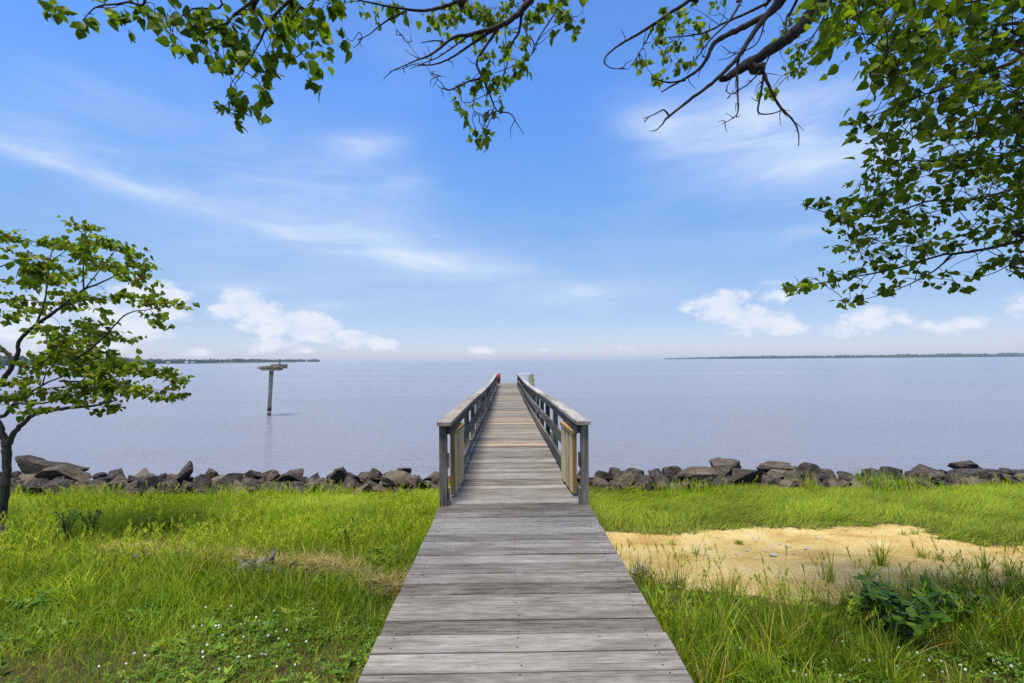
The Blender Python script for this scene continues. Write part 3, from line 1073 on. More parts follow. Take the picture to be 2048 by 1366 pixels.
tn = tn * (0.75 + 0.45 * m1) * np.where(x > 0.5, 0.82, 1.0)[:, None]
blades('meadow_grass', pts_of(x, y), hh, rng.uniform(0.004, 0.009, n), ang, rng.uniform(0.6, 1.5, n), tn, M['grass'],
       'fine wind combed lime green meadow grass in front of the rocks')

# A2: taller reed blades standing against the rocks
x, y = scatter(9000, -10, 10, 7.3, 8.25, lambda x, y: (fnoise(x, y * 0, 1.9, 4) > 0.12) & (y < foot(x) + 0.2))
n = len(x)
tall = np.where((x > 4.9) & (x < 6.6), 1.6, 1.0)
blades('reed', pts_of(x, y), rng.uniform(0.14, 0.34, n) * tall, rng.uniform(0.006, 0.012, n), rng.uniform(0, 6.28, n), rng.uniform(0.1, 0.6, n),
       colmix(n, [LIME, GREEN, YEL], [4, 4, 1]), M['grass'], 'taller upright blades growing along the foot of the rocks', 3)

# B: tall weedy grass with seed heads, nest side
x, y = scatter(42000, -9, -0.75, 3.6, 6.4, lambda x, y: (fnoise(x, y, 1.7, 7) + rng.normal(0, 0.4, len(x)) > -0.35) & clear_wrack(x, y))
n = len(x)
hh = np.clip(0.24 + 0.10 * fnoise(x, y, 1.9, 8) + rng.normal(0, 0.05, n), 0.1, 0.5)
tn = colmix(n, [LIME, GREEN, DEEP, YEL, TAN], [4, 4, 1.6, 1.4, 0.25])
tn *= patchy(x, y, 1.0, 9)
blades('tall_grass', pts_of(x, y), hh, rng.uniform(0.005, 0.010, n), rng.uniform(0, 6.28, n), rng.uniform(0.15, 1.0, n), tn, M['grass'],
       'tall loose grass with weeds on the nest side of the pier', 4)


def seed_heads(name, x, y, hgt, cols, wts, label):
    """thin flowering stalks with feathery heads"""
    P = pts_of(x, y); n = len(P)
    ang = rng.uniform(0, 6.28, n); lean = rng.uniform(0.1, 0.55, n)
    allP, allh, allw, alla, alll, allt = [P], [hgt], [np.full(n, 0.0045)], [ang], [lean], [colmix(n, cols, wts)]
    D = np.stack([np.cos(ang), np.sin(ang), np.zeros(n)], -1)
    for k in range(16):
        t = rng.uniform(0.68, 0.98, n)
        c = P + D * (lean * hgt * (0.25 * t + 0.75 * t * t))[:, None] + UP * (hgt * t * (1 - 0.35 * lean * t))[:, None]
        allP.append(c); allh.append(hgt * rng.uniform(0.07, 0.13, n)); allw.append(np.full(n, 0.006)); alla.append(rng.uniform(0, 6.28, n))
        alll.append(rng.uniform(0.2, 1.0, n)); allt.append(colmix(n, cols, wts) * 1.15)
    return blades(name, np.concatenate(allP), np.concatenate(allh), np.concatenate(allw), np.concatenate(alla), np.concatenate(alll), np.concatenate(allt), M['grass'], label, 3)


x, y = scatter(2600, -9, -0.8, 4.0, 6.6, lambda x, y: fnoise(x, y, 1.5, 11) > -0.2)
n = len(x)
seed_heads('seed_grass', x, y, rng.uniform(0.28, 0.52, n), [YEL, LIME, TAN], [4, 4, 0.8], 'yellowish feathery seed heads standing above the grass')
x, y = scatter(420, -9, 10, 6.2, 7.8, lambda x, y: (sand_f(x, y) < -0.2))
n = len(x)
seed_heads('seed_grass', x, y, rng.uniform(0.2, 0.38, n), [YEL, TAN, LIME], [3, 2, 2], 'sparse straw coloured stalks in the meadow before the rocks')

# D: lush mid grass, both sides in front of the wrack line and tufts before the sand
x, y = scatter(60000, -6.5, -0.75, 2.3, 4.6, lambda x, y: (rng.random(len(x)) < np.clip((y - 2.75) / 0.9, 0.04, 1)) & clear_wrack(x, y))
n = len(x)
hh = np.clip(0.15 + 0.06 * fnoise(x, y, 2.3, 12) + 0.02 * (y - 3), 0.05, 0.34) * rng.uniform(0.65, 1.25, n)
tn = colmix(n, [GREEN, LIME, DEEP, YEL], [5, 3, 2.2, 0.7])
tn *= patchy(x, y, 1.2, 13) * 0.93
blades('lush_grass', pts_of(x, y), hh, rng.uniform(0.003, 0.007, n), rng.uniform(0, 6.28, n), rng.uniform(0.15, 0.9, n), tn, M['grass'],
       'lush green grass in front of the driftwood on the nest side', 4)

# E: short lawn at the bottom of the picture
x, y = scatter(80000, -5.5, 6.0, 0.9, 3.4, lambda x, y: (sand_f(x, y) < -0.15) & (fnoise(x, y, 3.1, 15) + rng.normal(0, 0.3, len(x)) > -0.65))
n = len(x)
hh = np.clip(0.075 + 0.025 * fnoise(x, y, 2.9, 16), 0.03, 0.16) * rng.uniform(0.6, 1.4, n)
tn = colmix(n, [GREEN, LIME, DEEP, YEL, TAN], [4, 3.0, 2, 1.2, 0.9])
tn *= patchy(x, y, 1.6, 17) * 0.95
blades('lawn_grass', pts_of(x, y), hh, rng.uniform(0.002, 0.005, n), rng.uniform(0, 6.28, n), rng.uniform(0.2, 1.3, n), tn, M['grass'],
       'short lawn grass along the sides of the walkway', 3)

SHR = hit(1790, 1285)
# F: tall tussocks between the sand and the clover, sandy side
cx, cy = scatter(900, 0.8, 7, 2.35, 4.0, lambda x, y: (sand_f(x, y) < 0.10) & (fnoise(x, y, 2.1, 19) > -0.45) & (np.hypot(x - SHR.x, (y - SHR.y + 0.12) * 0.7) > 0.25))
P, hs, an, ln = [], [], [], []
for a, b in zip(cx, cy):
    k = rng.integers(18, 42) if b < 3.3 else rng.integers(8, 20)
    q = rng.uniform(0, 6.28, k); r = np.abs(rng.normal(0, 0.05, k))
    P.append(np.stack([a + r * np.cos(q), b + r * np.sin(q)], -1)); an.append(q + rng.normal(0, 0.5, k))
    if b > 3.15 and rng.random() < 0.42: H = 0.0
    else: H = (0.15 + 0.13 * np.clip((b - 2.3) / 0.6, 0, 1) - 0.07 * np.clip((b - 2.95) / 0.5, 0, 1)) * rng.uniform(0.75, 1.35)
    hs.append(H * rng.uniform(0.5, 1.3, k)); ln.append(rng.uniform(0.1, 0.8, k))
P = np.concatenate(P); n = len(P)
ok = np.abs(P[:, 0]) > 0.83
P, hs, an, ln = P[ok], np.concatenate(hs)[ok], np.concatenate(an)[ok], np.concatenate(ln)[ok]
n = len(P)
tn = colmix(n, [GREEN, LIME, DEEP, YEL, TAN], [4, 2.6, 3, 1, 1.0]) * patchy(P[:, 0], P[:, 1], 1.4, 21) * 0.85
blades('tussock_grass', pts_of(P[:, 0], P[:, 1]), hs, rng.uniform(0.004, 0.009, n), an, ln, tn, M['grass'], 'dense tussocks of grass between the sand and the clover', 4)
x, y = scatter(420, 0.85, 7, 2.7, 4.3, lambda x, y: sand_f(x, y) < 0.3)
n = len(x)
seed_heads('seed_grass', x, y, rng.uniform(0.2, 0.42, n), [YEL, LIME, TAN, GREEN], [2, 3, 1, 3], 'thin seeding stalks among the tussocks before the sand')


# ragged fringe where the grass thins into the sand, with taller single blades
x, y = scatter(60000, 0.83, 8.5, 2.6, 5.2, lambda x, y: (sand_f(x, y) < 0.30 - 0.50 * rng.random(len(x)) ** 0.4 + 0.12 * fnoise(x, y, 5.5, 31)) & (fnoise(x, y, 6.5, 33) + rng.normal(0, .4, len(x)) > -0.1))
n = len(x)
hh = np.clip(0.10 + 0.045 * fnoise(x, y, 4.0, 32), 0.04, 0.2) * rng.uniform(0.6, 1.4, n)
hh = np.where(rng.random(n) < 0.05, hh * 2.3, hh)
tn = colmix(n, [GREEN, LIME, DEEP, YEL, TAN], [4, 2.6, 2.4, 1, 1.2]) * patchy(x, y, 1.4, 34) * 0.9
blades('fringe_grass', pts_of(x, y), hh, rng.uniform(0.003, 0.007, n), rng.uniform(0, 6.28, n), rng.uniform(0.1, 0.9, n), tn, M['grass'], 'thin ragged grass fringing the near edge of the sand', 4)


# grass tufts growing singly in the sand
def tuft(px, py, h, k, label, cols=(GREEN, LIME, DEEP, YEL)):
    p = hit(px, py)
    q = rng.uniform(0, 6.28, k); r = np.minimum(np.abs(rng.normal(0, 0.03, k)), 0.05)
    xx, yy = p.x + r * np.cos(q), p.y + r * np.sin(q)
    o = blades('grass_tuft', pts_of(xx, yy), h * rng.uniform(0.45, 1.15, k), rng.uniform(0.004, 0.008, k), q + rng.normal(0, 0.6, k), rng.uniform(0.1, 0.75, k),
               colmix(k, list(cols), [4, 3, 2, 1]), M['grass'], label, 4, kind=None)
    tag(o, label, 'grass tuft', 'tufts growing in the sand')


TUFTS = [(1478, 1085, 0.07, 70, 'round green cushion of grass in the sand among the shells'), (1762, 1130, 0.36, 40, 'tall spiky tuft standing in the middle of the sand'),
         (1735, 1150, 0.26, 30, 'leaning tuft next to the tall spiky one in the sand'), (1830, 1066, 0.14, 24, 'thin tuft at the notch in the far edge of the sand'),
         (1808, 1068, 0.12, 18, 'smaller tuft close to the notch in the far sand edge'), (1845, 1112, 0.18, 26, 'wispy tuft behind the shrub, out on the sand'),
         (1880, 1118, 0.12, 30, 'low spreading tuft on the sand beyond the shrub'), (1390, 1105, 0.16, 20, 'sparse tuft on the sand nearer the walkway'),
         (1345, 1085, 0.09, 22, 'short tuft on the sand close to the meadow edge'), (1970, 1135, 0.28, 34, 'tall tuft at the outer end of the sand'),
         (1420, 1096, 0.06, 16, 'tiny tuft between the walkway and the shells'), (1660, 1160, 0.30, 36, 'bushy tuft on the near edge of the sand before the shells'),
         (2020, 1150, 0.24, 40, 'dense tuft at the outermost edge of the sand')]
for tf in TUFTS: tuft(*tf)


# clover carpet (trefoil leaves)
def clover(name, n, x0, x1, y0, y1, keep, label):
    x, y = scatter(n, x0, x1, y0, y1, keep)
    n = len(x)
    hz = rng.uniform(0.02, 0.085, n); a0 = rng.uniform(0, 6.28, n); s = rng.uniform(0.006, 0.012, n)
    P = pts_of(x, y) + UP * hz[:, None]
    tilt = rng.normal(0, 0.35, (n, 2))
    rows = []
    shape = [(0.1, 0), (0.9, -0.62), (1.75, -0.5), (1.85, 0), (1.75, 0.5), (0.9, 0.62)]
    for k in range(3):
        a = a0 + k * 2 * PI / 3
        for u, v in shape:
            dx = (np.cos(a) * u - np.sin(a) * v) * s; dy = (np.sin(a) * u + np.cos(a) * v) * s
            dz = dx * tilt[:, 0] + dy * tilt[:, 1] + abs(v) * s * 0.35
            rows.append(P + np.stack([dx, dy, dz], -1))
    V = np.stack(rows, 1)
    nv = 18
    loc = np.array([i + 6 * k for k in range(3) for i in range(6)])
    L = ((np.arange(n) * nv)[:, None] + loc[None]).ravel()
    tot = np.full(n * 3, 6)
    tn = colmix(n, [(0.11, 0.21, 0.018), (0.17, 0.27, 0.018), (0.065, 0.135, 0.012)], [4, 2, 2])
    me = np_mesh(name, V.reshape(-1, 3), L, np.arange(n * 3) * 6, tot, np.repeat(tn, nv, 0))
    tag(link(name, me, M['grass']), label, 'clover', kind='stuff')


clover('clover', 11000, -4.2, -0.8, 0.95, 3.3, lambda x, y: (fnoise(x, y, 2.2, 21) + rng.normal(0, 0.3, len(x)) + np.where(x > -2.2, 0.5, -0.4) > 0.15), 'low clover leaves carpeting the lawn on the nest side')
clover('clover', 12000, 0.85, 5.0, 0.95, 2.75, lambda x, y: (fnoise(x, y, 2.2, 23) + rng.normal(0, 0.3, len(x)) > -0.15), 'low clover leaves carpeting the lawn on the sandy side')


# sparse stalks standing on the sand
# broad leaf ground weeds in the lawn
def leaflets(name, P, size, ang, pitch, tint, mat, fold=0.25, ovate=1.0, asp=0.42):
    """ovate pointed leaves; P base, ang heading, pitch elevation of the leaf axis"""
    n = len(P)
    ax = np.stack([np.cos(ang) * np.cos(pitch), np.sin(ang) * np.cos(pitch), np.sin(pitch)], -1)
    side = np.stack([-np.sin(ang), np.cos(ang), np.zeros(n)], -1)
    rollv = rng.normal(0, 0.45, n)
    nor = np.cross(ax, side)
    side = side * np.cos(rollv)[:, None] + nor * np.sin(rollv)[:, None]
    nor = np.cross(ax, side)
    return leaf_geo(name, P, ax, side, nor, size, tint, mat, fold, asp)


LEAF_U = [0.0, 0.12, 0.38, 0.68, 1.0]
LEAF_W = [0.05, 0.86, 1.0, 0.60, 0.0]


def leaf_geo(name, P, ax, side, nor, size, tint, mat, fold=0.25, asp=0.42, parent=None):
    n = len(P)
    rows = []
    curl = rng.normal(0.12, 0.12, n)
    for u, w in zip(LEAF_U, LEAF_W):
        c = P + ax * (u * size)[:, None] - nor * (curl * u * u * size)[:, None]
        if u == 1.0: rows.append(c); continue
        o = side * (w * asp * size)[:, None]
        up = nor * (w * asp * size * fold)[:, None]
        rows += [c - o + up, c, c + o + up]
    V = np.stack(rows, 1)
    nv = 13
    loc, tot = [], []
    for k in range(3):
        a = 3 * k
        loc += [a, a + 1, a + 4, a + 3, a + 1, a + 2, a + 5, a + 4]; tot += [4, 4]
    loc += [9, 10, 12, 10, 11, 12]; tot += [3, 3]
    L = ((np.arange(n) * nv)[:, None] + np.array(loc)[None]).ravel()
    T = np.tile(np.array(tot), n)
    st = np.concatenate([[0], np.cumsum(T)[:-1]])
    me = np_mesh(name, V.reshape(-1, 3), L, st, T, np.repeat(tint, nv, 0))
    me.shade_smooth()
    return link(name, me, mat, parent)


x, y = scatter(1500, -5.5, 5.5, 1.1, 3.7, lambda x, y: (sand_f(x, y) < -0.2) & (fnoise(x, y, 2.5, 25) > -0.1))
P, A, S, PT = [], [], [], []
for a, b in zip(x, y):
    k = rng.integers(6, 11); z = float(gz(a, b))
    for i in range(k):
        P.append((a, b, z + rng.uniform(0.01, 0.06))); A.append(i * 2.4 + rng.uniform(0, 1)); S.append(rng.uniform(0.03, 0.075)); PT.append(rng.uniform(0.0, 1.0))
n = len(P)
o = leaflets('lawn_weeds', np.array(P), np.array(S), np.array(A), np.array(PT), colmix(n, [(0.17, 0.27, 0.02), (0.11, 0.21, 0.02), (0.24, 0.28, 0.03)], [3, 3, 2]), M['grass'], 0.3, 1, 0.2)
tag(o, 'small leafy weeds sprouting through the lawn', 'weeds', kind='stuff')


# wrack line of dead straw
def wrack(pxs, n, wid, label):
    pts = [hit(*p) for p in pxs]
    P, A = [], []
    for i in range(n):
        f = rng.uniform(0, len(pts) - 1); k = int(f); q = pts[k].lerp(pts[k + 1], f - k)
        P.append((q.x + rng.normal(0, 0.05), q.y + rng.normal(0, wid))); A.append(0)
    P = np.array(P)
    pp = pts_of(P[:, 0], P[:, 1]); pp[:, 2] += rng.uniform(0.0, 0.15, n)
    blades('straw', pp, rng.uniform(0.03, 0.10, n), rng.uniform(0.003, 0.006, n), rng.uniform(0, 6.28, n), rng.uniform(1.0, 3.2, n),
           colmix(n, [TAN, (0.30, 0.22, 0.08), (0.48, 0.40, 0.22), (0.2, 0.19, 0.05)], [3, 2, 2, 2]), M['straw'], label, 3, cat='straw', droop=0.2)


wrack([(545, 1150), (640, 1150), (700, 1165), (760, 1190), (830, 1200), (880, 1195)], 5500, 0.06, 'band of dry straw washed up beside the walkway')
wrack([(200, 1122), (300, 1120), (400, 1130), (480, 1140), (545, 1150)], 4200, 0.06, 'thin line of dry straw around the driftwood branches')
wrack([(1275, 1165), (1300, 1172)], 260, 0.06, 'clump of dead straw beside the pale stone')

# ------------------------------------------------------------------ clover flowers
def flower_proto():
    e = bpy.data.objects.new('clover_flower', None)
    mb = MB()
    bm = bmesh.new()
    bmesh.ops.create_icosphere(bm, subdivisions=2, radius=0.011)
    for v in bm.verts:
        v.co *= 1 + 0.28 * math.sin(v.index * 2.4)
        v.co.z = v.co.z * 0.9 + 0.10
    me = bpy.data.meshes.new('flower_head'); bm.to_mesh(me); bm.free()
    me.materials.append(M['flower'])
    sb = MB(); sb.tube([(0, 0, 0), (0.004, 0.002, 0.05), (0, 0, 0.093)], 0.0014, 5)
    return me, sb.mesh('stem')


HEAD, FSTEM = flower_proto()
FSTEM.materials.append(M['stem'])


def flower(px, py, label, group, sc=0.56):
    p = hit(px, py + 14)
    if abs(p.x) < 0.84: return
    e = bpy.data.objects.new('clover_flower', None); COL.objects.link(e)
    e.location = (p.x, p.y, float(gz(p.x, p.y)) - 0.005)
    e.rotation_euler = (random.uniform(-0.3, 0.3), random.uniform(-0.3, 0.3), random.uniform(0, 6))
    k = sc * random.uniform(0.85, 1.15)
    e.scale = (k, k, k * 1.35)
    e.empty_display_size = 0.02
    tag(e, label, 'flower', group)
    for nm, me in (('flower_head', HEAD), ('stem', FSTEM)):
        o = bpy.data.objects.new(nm, me); COL.objects.link(o); o.parent = e


FL = [(407, 1217), (325, 1233), (390, 1257), (408, 1256), (437, 1264), (446, 1259), (500, 1252), (508, 1245), (512, 1250), (524, 1254), (522, 1262), (485, 1283), (440, 1282), (407, 1302),
      (405, 1320), (410, 1326), (470, 1329), (475, 1328), (503, 1331), (520, 1317), (540, 1318), (565, 1286), (570, 1276), (583, 1302), (607, 1296), (596, 1337), (550, 1347), (440, 1357),
      (258, 1337), (190, 1343), (273, 1315), (298, 1317), (485, 1253), (463, 1225), (422, 1265), (530, 1283), (548, 1275), (470, 1215), (620, 1220), (545, 1230)]
for q in FL: flower(q[0], q[1], 'small white clover flower in the lawn on the nest side of the walkway', 'white clover flowers, nest side')
FR = [(1670, 1288), (1694, 1297), (1720, 1303), (1735, 1312), (1765, 1302), (1792, 1300), (1833, 1315), (1862, 1314), (1880, 1325), (1912, 1330), (1985, 1332), (1990, 1325), (2002, 1337), (2020, 1345),
      (2015, 1336), (1960, 1345), (1930, 1350), (1890, 1347), (1845, 1352), (1800, 1349), (1770, 1348), (1740, 1335), (1715, 1325), (1645, 1320), (1610, 1350), (1585, 1357), (1675, 1355), (1700, 1346),
      (2040, 1325), (1480, 1304), (1600, 1300), (1560, 1296), (2035, 1315), (1980, 1350), (1865, 1330), (1820, 1330)]
for q in FR: flower(q[0], q[1], 'small white clover flower in the lawn below the leafy shrub', 'white clover flowers, sandy side')

# ------------------------------------------------------------------ shells and stones on the sand
def shell_mesh(seed):
    rs = random.Random(seed)
    bm = bmesh.new(); bmesh.ops.create_icosphere(bm, subdivisions=2, radius=1.0)
    for v in bm.verts:
        v.co = Vector((v.co.x * (1 + 0.3 * rs.random()), v.co.y * 0.7, v.co.z * 0.35 + 0.12 * v.co.x * v.co.x))
        v.co *= rs.uniform(0.8, 1.15)
    me = bpy.data.meshes.new('shell'); bm.to_mesh(me); bm.free(); me.materials.append(M['shell'])
    return me


SH = [shell_mesh(k) for k in range(5)]
SHELLS = [(1435, 1073), (1468, 1089), (1497, 1095), (1508, 1075), (1511, 1081), (1502, 1069), (1538, 1092), (1560, 1089), (1572, 1091), (1525, 1104), (1529, 1099), (1613, 1099), (1618, 1096),
          (1590, 1108), (1475, 1107), (1512, 1113), (1570, 1062), (1636, 1075), (1532, 1067), (1440, 1078), (1485, 1092), (1565, 1086), (1550, 1085), (1496, 1100), (1545, 1098), (1519, 1092), (1580, 1094)]
for i, q in enumerate(SHELLS):
    p = hit(*q)
    o = bpy.data.objects.new('shell', SH[i % 5]); COL.objects.link(o)
    s = random.uniform(0.010, 0.026)
    o.location = (p.x, p.y, float(gz(p.x, p.y)) + s * 0.15); o.scale = (s, s, s)
    o.rotation_euler = (random.uniform(-.4, .4), random.uniform(-.4, .4), random.uniform(0, 6))
    tag(o, 'small bleached shell scattered on the sand', 'shell', 'bleached shells on the sand')
p = hit(1547, 1110)
o = bpy.data.objects.new('shell', SH[2]); COL.objects.link(o); o.location = (p.x, p.y, float(gz(p.x, p.y)) + 0.015); o.scale = (0.036, 0.034, 0.05)
tag(o, 'largest bleached shell lying nearest the tussocks on the sand', 'shell')
p = hit(1280, 1158)
o = place_rock(ROCKS[5], (p.x, p.y, float(gz(p.x, p.y)) + 0.05), 0.085, 0.07, 0.07, 0.4, 'pale white stone in the grass right beside the walkway edge')
o.data = ROCKS[5].copy(); o.data.materials[0] = M['pale_stone']

# ------------------------------------------------------------------ driftwood
def stick(pxa, pxb, r, label, z=0.05, bend=0.03, forks=0):
    a, b = hit(*pxa), hit(*pxb)
    a.z = float(gz(a.x, a.y)) + z; b.z = float(gz(b.x, b.y)) + z
    mid = (a + b) / 2 + Vector((0, 0, bend))
    pts, rad = spline([(a, r), (a.lerp(mid, .6), r * 1.1), (mid, r), (b, r * .7)], 5)
    pts = [p_ + Vector((random.gauss(0, r * .15), random.gauss(0, r * .15), random.gauss(0, r * .2))) for p_ in pts]
    e = empty('driftwood', a, label, 'driftwood', 'driftwood in the grass')
    mb = MB(); mb.tube(pts, rad, 9); mb.build('log', M['drift'], e, True)
    for k in range(forks):
        q = pts[random.randint(4, len(pts) - 3)]
        mb = MB(); d = Vector((random.uniform(-.12, .12), random.uniform(-.05, .05), random.uniform(.02, .13)))
        mb.tube([q, q + d * .6, q + d + Vector((0.02, 0, 0))], [r * .5, r * .35, r * .2], 6); mb.build('broken_branch', M['drift'], e, True)


stick((262, 1134), (314, 1128), 0.032, 'thick broken driftwood branch lying in the tall grass', 0.09, 0.02, 2)
stick((335, 1128), (412, 1140), 0.014, 'thin curved driftwood stick beyond the broken branch', 0.10, 0.05, 1)
stick((100, 1130), (140, 1128), 0.018, 'short pale driftwood stick near the sapling trunk', 0.07, 0.01)
c = hit(520, 1158); c.z = float(gz(c.x, c.y))
st = empty('driftwood_stump', c, 'dark rotted stump with grey roots in the straw line', 'stump')
mb = MB()
pts, rad = spline([(c + Vector((-.20, 0, .05)), .075), (c + Vector((-.05, .02, .09)), .085), (c + Vector((.10, .0, .06)), .06), (c + Vector((.34, -.05, .02)), .03)], 6)
pts = [q + Vector((random.gauss(0, .012), random.gauss(0, .012), random.gauss(0, .014))) for q in pts]
mb.tube(pts, rad, 10); mb.build('log', M['drift'], st, True)
for dx, h, lx in ((-.15, .12, -.04), (.06, .17, .09), (.10, .20, .02), (.22, .08, .12), (-.05, .10, -.08), (.02, .12, .1), (-.1, .1, .06)):
    mb = MB(); q = c + Vector((dx, 0, .08))
    mb.tube([q, q + Vector((lx * .4, 0.01, h * .5)), q + Vector((lx, 0, h))], [.02, .016, .006], 7); mb.build('root', M['drift'], st, True)

# ------------------------------------------------------------------ trees
def unit(v): return v / np.maximum(np.linalg.norm(v, axis=-1, keepdims=True), 1e-9)


class Tree:
    def __init__(s, name, base, label, bark):
        s.root = empty(name, base, label, 'tree')
        s.bark = bark
        s.twigs = MB()
        s.lp, s.lax, s.ls, s.lc = [], [], [], []
        s.nodes = []

    def branch(s, pts, name='branch', n=8, per=6, jit=0.12):
        P, R = spline(pts, per)
        P = [p + Vector((random.gauss(0, 1), random.gauss(0, 1), random.gauss(0, 1))) * r * jit if 0 < i < len(P) - 1 else p for i, (p, r) in enumerate(zip(P, R))]
        R = [r * random.uniform(0.93, 1.1) for r in R]
        mb = MB(); mb.tube(P, R, n)
        mb.build(name, s.bark, s.root, True)
        s.nodes += P
        return P

    def px_branch(s, pts, r0, r1, d0, d1, start=None, name='branch', spurs=4, n=7):
        """branch through photograph points carried to its own depth"""
        m_ = len(pts)
        L = [(at(px, py, d0 + (d1 - d0) * i / (m_ - 1)), r0 + (r1 - r0) * (i / (m_ - 1)) ** 0.8) for i, (px, py) in enumerate(pts)]
        if start is not None: L = [(Vector(start), r0 * 1.15)] + L
        P = s.branch(L, name, n)
        for _ in range(spurs):     # short dead spurs
            q = random.choice(P[2:])
            d = Vector((random.gauss(0, 1), random.gauss(0, 1), random.gauss(-0.3, 1))).normalized() * random.uniform(0.03, 0.13)
            k = d.orthogonal().normalized() * d.length * 0.25
            s.twigs.tube([q, q + d * 0.5 + k, q + d], [0.004, 0.003, 0.0015], 4)
        return P

    def cluster(s, c, rad, n, size, cols, wts, hang=0.5, twig=True):
        """leaves on short shoots around a centre (world)"""
        c = Vector(c)
        if twig and s.nodes:
            near = min(random.sample(s.nodes, min(len(s.nodes), 260)), key=lambda q: (q - c).length)
            L = (near - c).length
            if L < 0.36:
                j = lambda: Vector((random.gauss(0, .09), random.gauss(0, .09), random.gauss(0.05, .09))) * L
                tp, tr = spline([(near, .0030), (near.lerp(c, .35) + j(), .0025), (near.lerp(c, .7) + j(), .0020), (c, .0014)], 3)
                s.twigs.tube(tp, tr, 5, False)
                s.nodes.append(c)
        shoots = max(2, n // 5)
        for k in range(shoots):
            e = Vector((random.gauss(0, 1) * rad[0], random.gauss(0, 1) * rad[1], random.gauss(0, 1) * rad[2]))
            if e.length > 0.01:
                s.twigs.tube([c, c + e * 0.5 + Vector((0, 0, 0.01)), c + e], [0.0016, 0.0012, 0.0008], 3, False)
            for j in range(max(1, round(n / shoots))):
                f = random.uniform(0.3, 1.1)
                p = c + e * f + Vector((random.gauss(0, .25) * rad[0], random.gauss(0, .25) * rad[1], random.gauss(0, .25) * rad[2]))
                ax = Vector((random.gauss(0, 1), random.gauss(0, 1), random.gauss(-hang * 1.6, 0.7)))
                if e.length > 0: ax += e.normalized() * 0.6
                s.lp.append(p); s.lax.append(ax.normalized()); s.ls.append(size * random.uniform(0.65, 1.25))
                s.lc.append(cols[np.searchsorted(np.cumsum(wts) / sum(wts), random.random())])

    def finish(s, asp=0.40):
        P = np.array([tuple(p) for p in s.lp]); ax = unit(np.array([tuple(a) for a in s.lax]))
        n = len(P)
        rv = unit(rng.normal(0, 1, (n, 3)))
        side = unit(np.cross(ax, rv)); nor = np.cross(ax, side)
        tint = np.array(s.lc) * rng.uniform(0.75, 1.25, (n, 1))
        o = leaf_geo('foliage', P, ax, side, nor, np.array(s.ls), tint, M['leaf'], 0.28, asp, s.root)
        s.twigs.build('twigs', s.bark, s.root)
        return o


# --- the sapling
bp = hit(0, 1098)
bp.z = float(gz(bp.x, bp.y))
sap = Tree('sapling', bp, 'slender young tree with a curved trunk and green bronze leaves standing in the grass', M['bark2'])
D0 = 5.25


def A(px, py, d=D0): return at(px, py, d)


sap.branch([(bp + Vector((0.02, 0, -0.15)), 0.0777), (bp + Vector((0, 0, .06)), 0.0666), (A(0, 1050), 0.0518), (A(9, 990), 0.0444), (A(13, 940), 0.0407), (A(13, 905), 0.0400), (A(11, 882), 0.0400)], 'trunk', 12, 6, 0.06)
sap.branch([(A(14, 892), 0.0355), (A(28, 866), 0.0266), (A(48, 846), 0.0237), (A(70, 828), 0.0215), (A(100, 821, 5.15), 0.0222), (A(138, 816, 5.1), 0.0178), (A(189, 811, 5.0), 0.0118), (A(235, 800, 5.0), 0.0059)], 'branch', 9)
sap.branch([(A(12, 892), 0.0385), (A(2, 858), 0.0296), (A(-14, 826), 0.0266), (A(-20, 795), 0.0252), (A(-4, 772), 0.0252), (A(15, 747), 0.0244), (A(28, 722), 0.0229)], 'branch', 9)
sap.branch([(A(28, 724), 0.0207), (A(16, 708), 0.0192), (A(0, 693), 0.0185), (A(-40, 650, 5.4), 0.0207), (A(-70, 580, 5.5), 0.0148), (A(-60, 500, 5.5), 0.0074)], 'branch', 8)
sap.branch([(A(27, 726), 0.0207), (A(36, 706), 0.0192), (A(40, 680), 0.0178), (A(72, 650), 0.0200), (A(107, 625), 0.0178), (A(132, 606), 0.0148), (A(170, 578), 0.0118), (A(195, 568), 0.0096), (A(233, 550), 0.0067), (A(262, 528), 0.0037)], 'branch', 8)
sap.branch([(A(-12, 830), 0.0222), (A(9, 831, 5.15), 0.0207), (A(29, 808, 5.1), 0.0163), (A(61, 808, 5.05), 0.0118), (A(100, 804, 5.0), 0.0081), (A(150, 790, 5.0), 0.0044)], 'branch', 7)
for pts, r0 in (([(167, 580), (167, 534), (170, 490), (172, 455)], .009), ([(72, 650), (90, 600), (95, 550), (104, 500)], .012), ([(107, 625), (60, 600), (0, 606)], .009),
                ([(0, 534), (31, 521), (60, 515)], .008), ([(132, 606), (180, 600), (228, 592)], .008), ([(150, 720), (190, 690), (217, 663), (233, 647), (249, 631), (271, 622), (292, 620), (335, 612)], .011),
                ([(40, 800), (85, 770), (120, 755), (170, 735), (230, 725)], .014), ([(85, 770), (92, 740), (90, 715)], .008), ([(120, 762), (190, 765), (260, 772), (330, 790)], .012),
                ([(190, 768), (260, 745), (310, 740), (350, 750)], .009), ([(60, 790), (110, 775), (200, 778), (215, 800)], .01), ([(90, 750), (130, 700), (150, 660), (180, 640)], .010),
                ([(170, 578), (215, 520), (240, 490)], .007), ([(104, 500), (60, 480), (20, 470)], .006), ([(104, 520), (150, 490)], .006)):
    d = D0 + random.uniform(-0.45, 0.45)
    sap.px_branch(pts, r0, r0 * 0.35, d, d + random.uniform(-0.2, 0.2), None, 'branch', 3, 6)
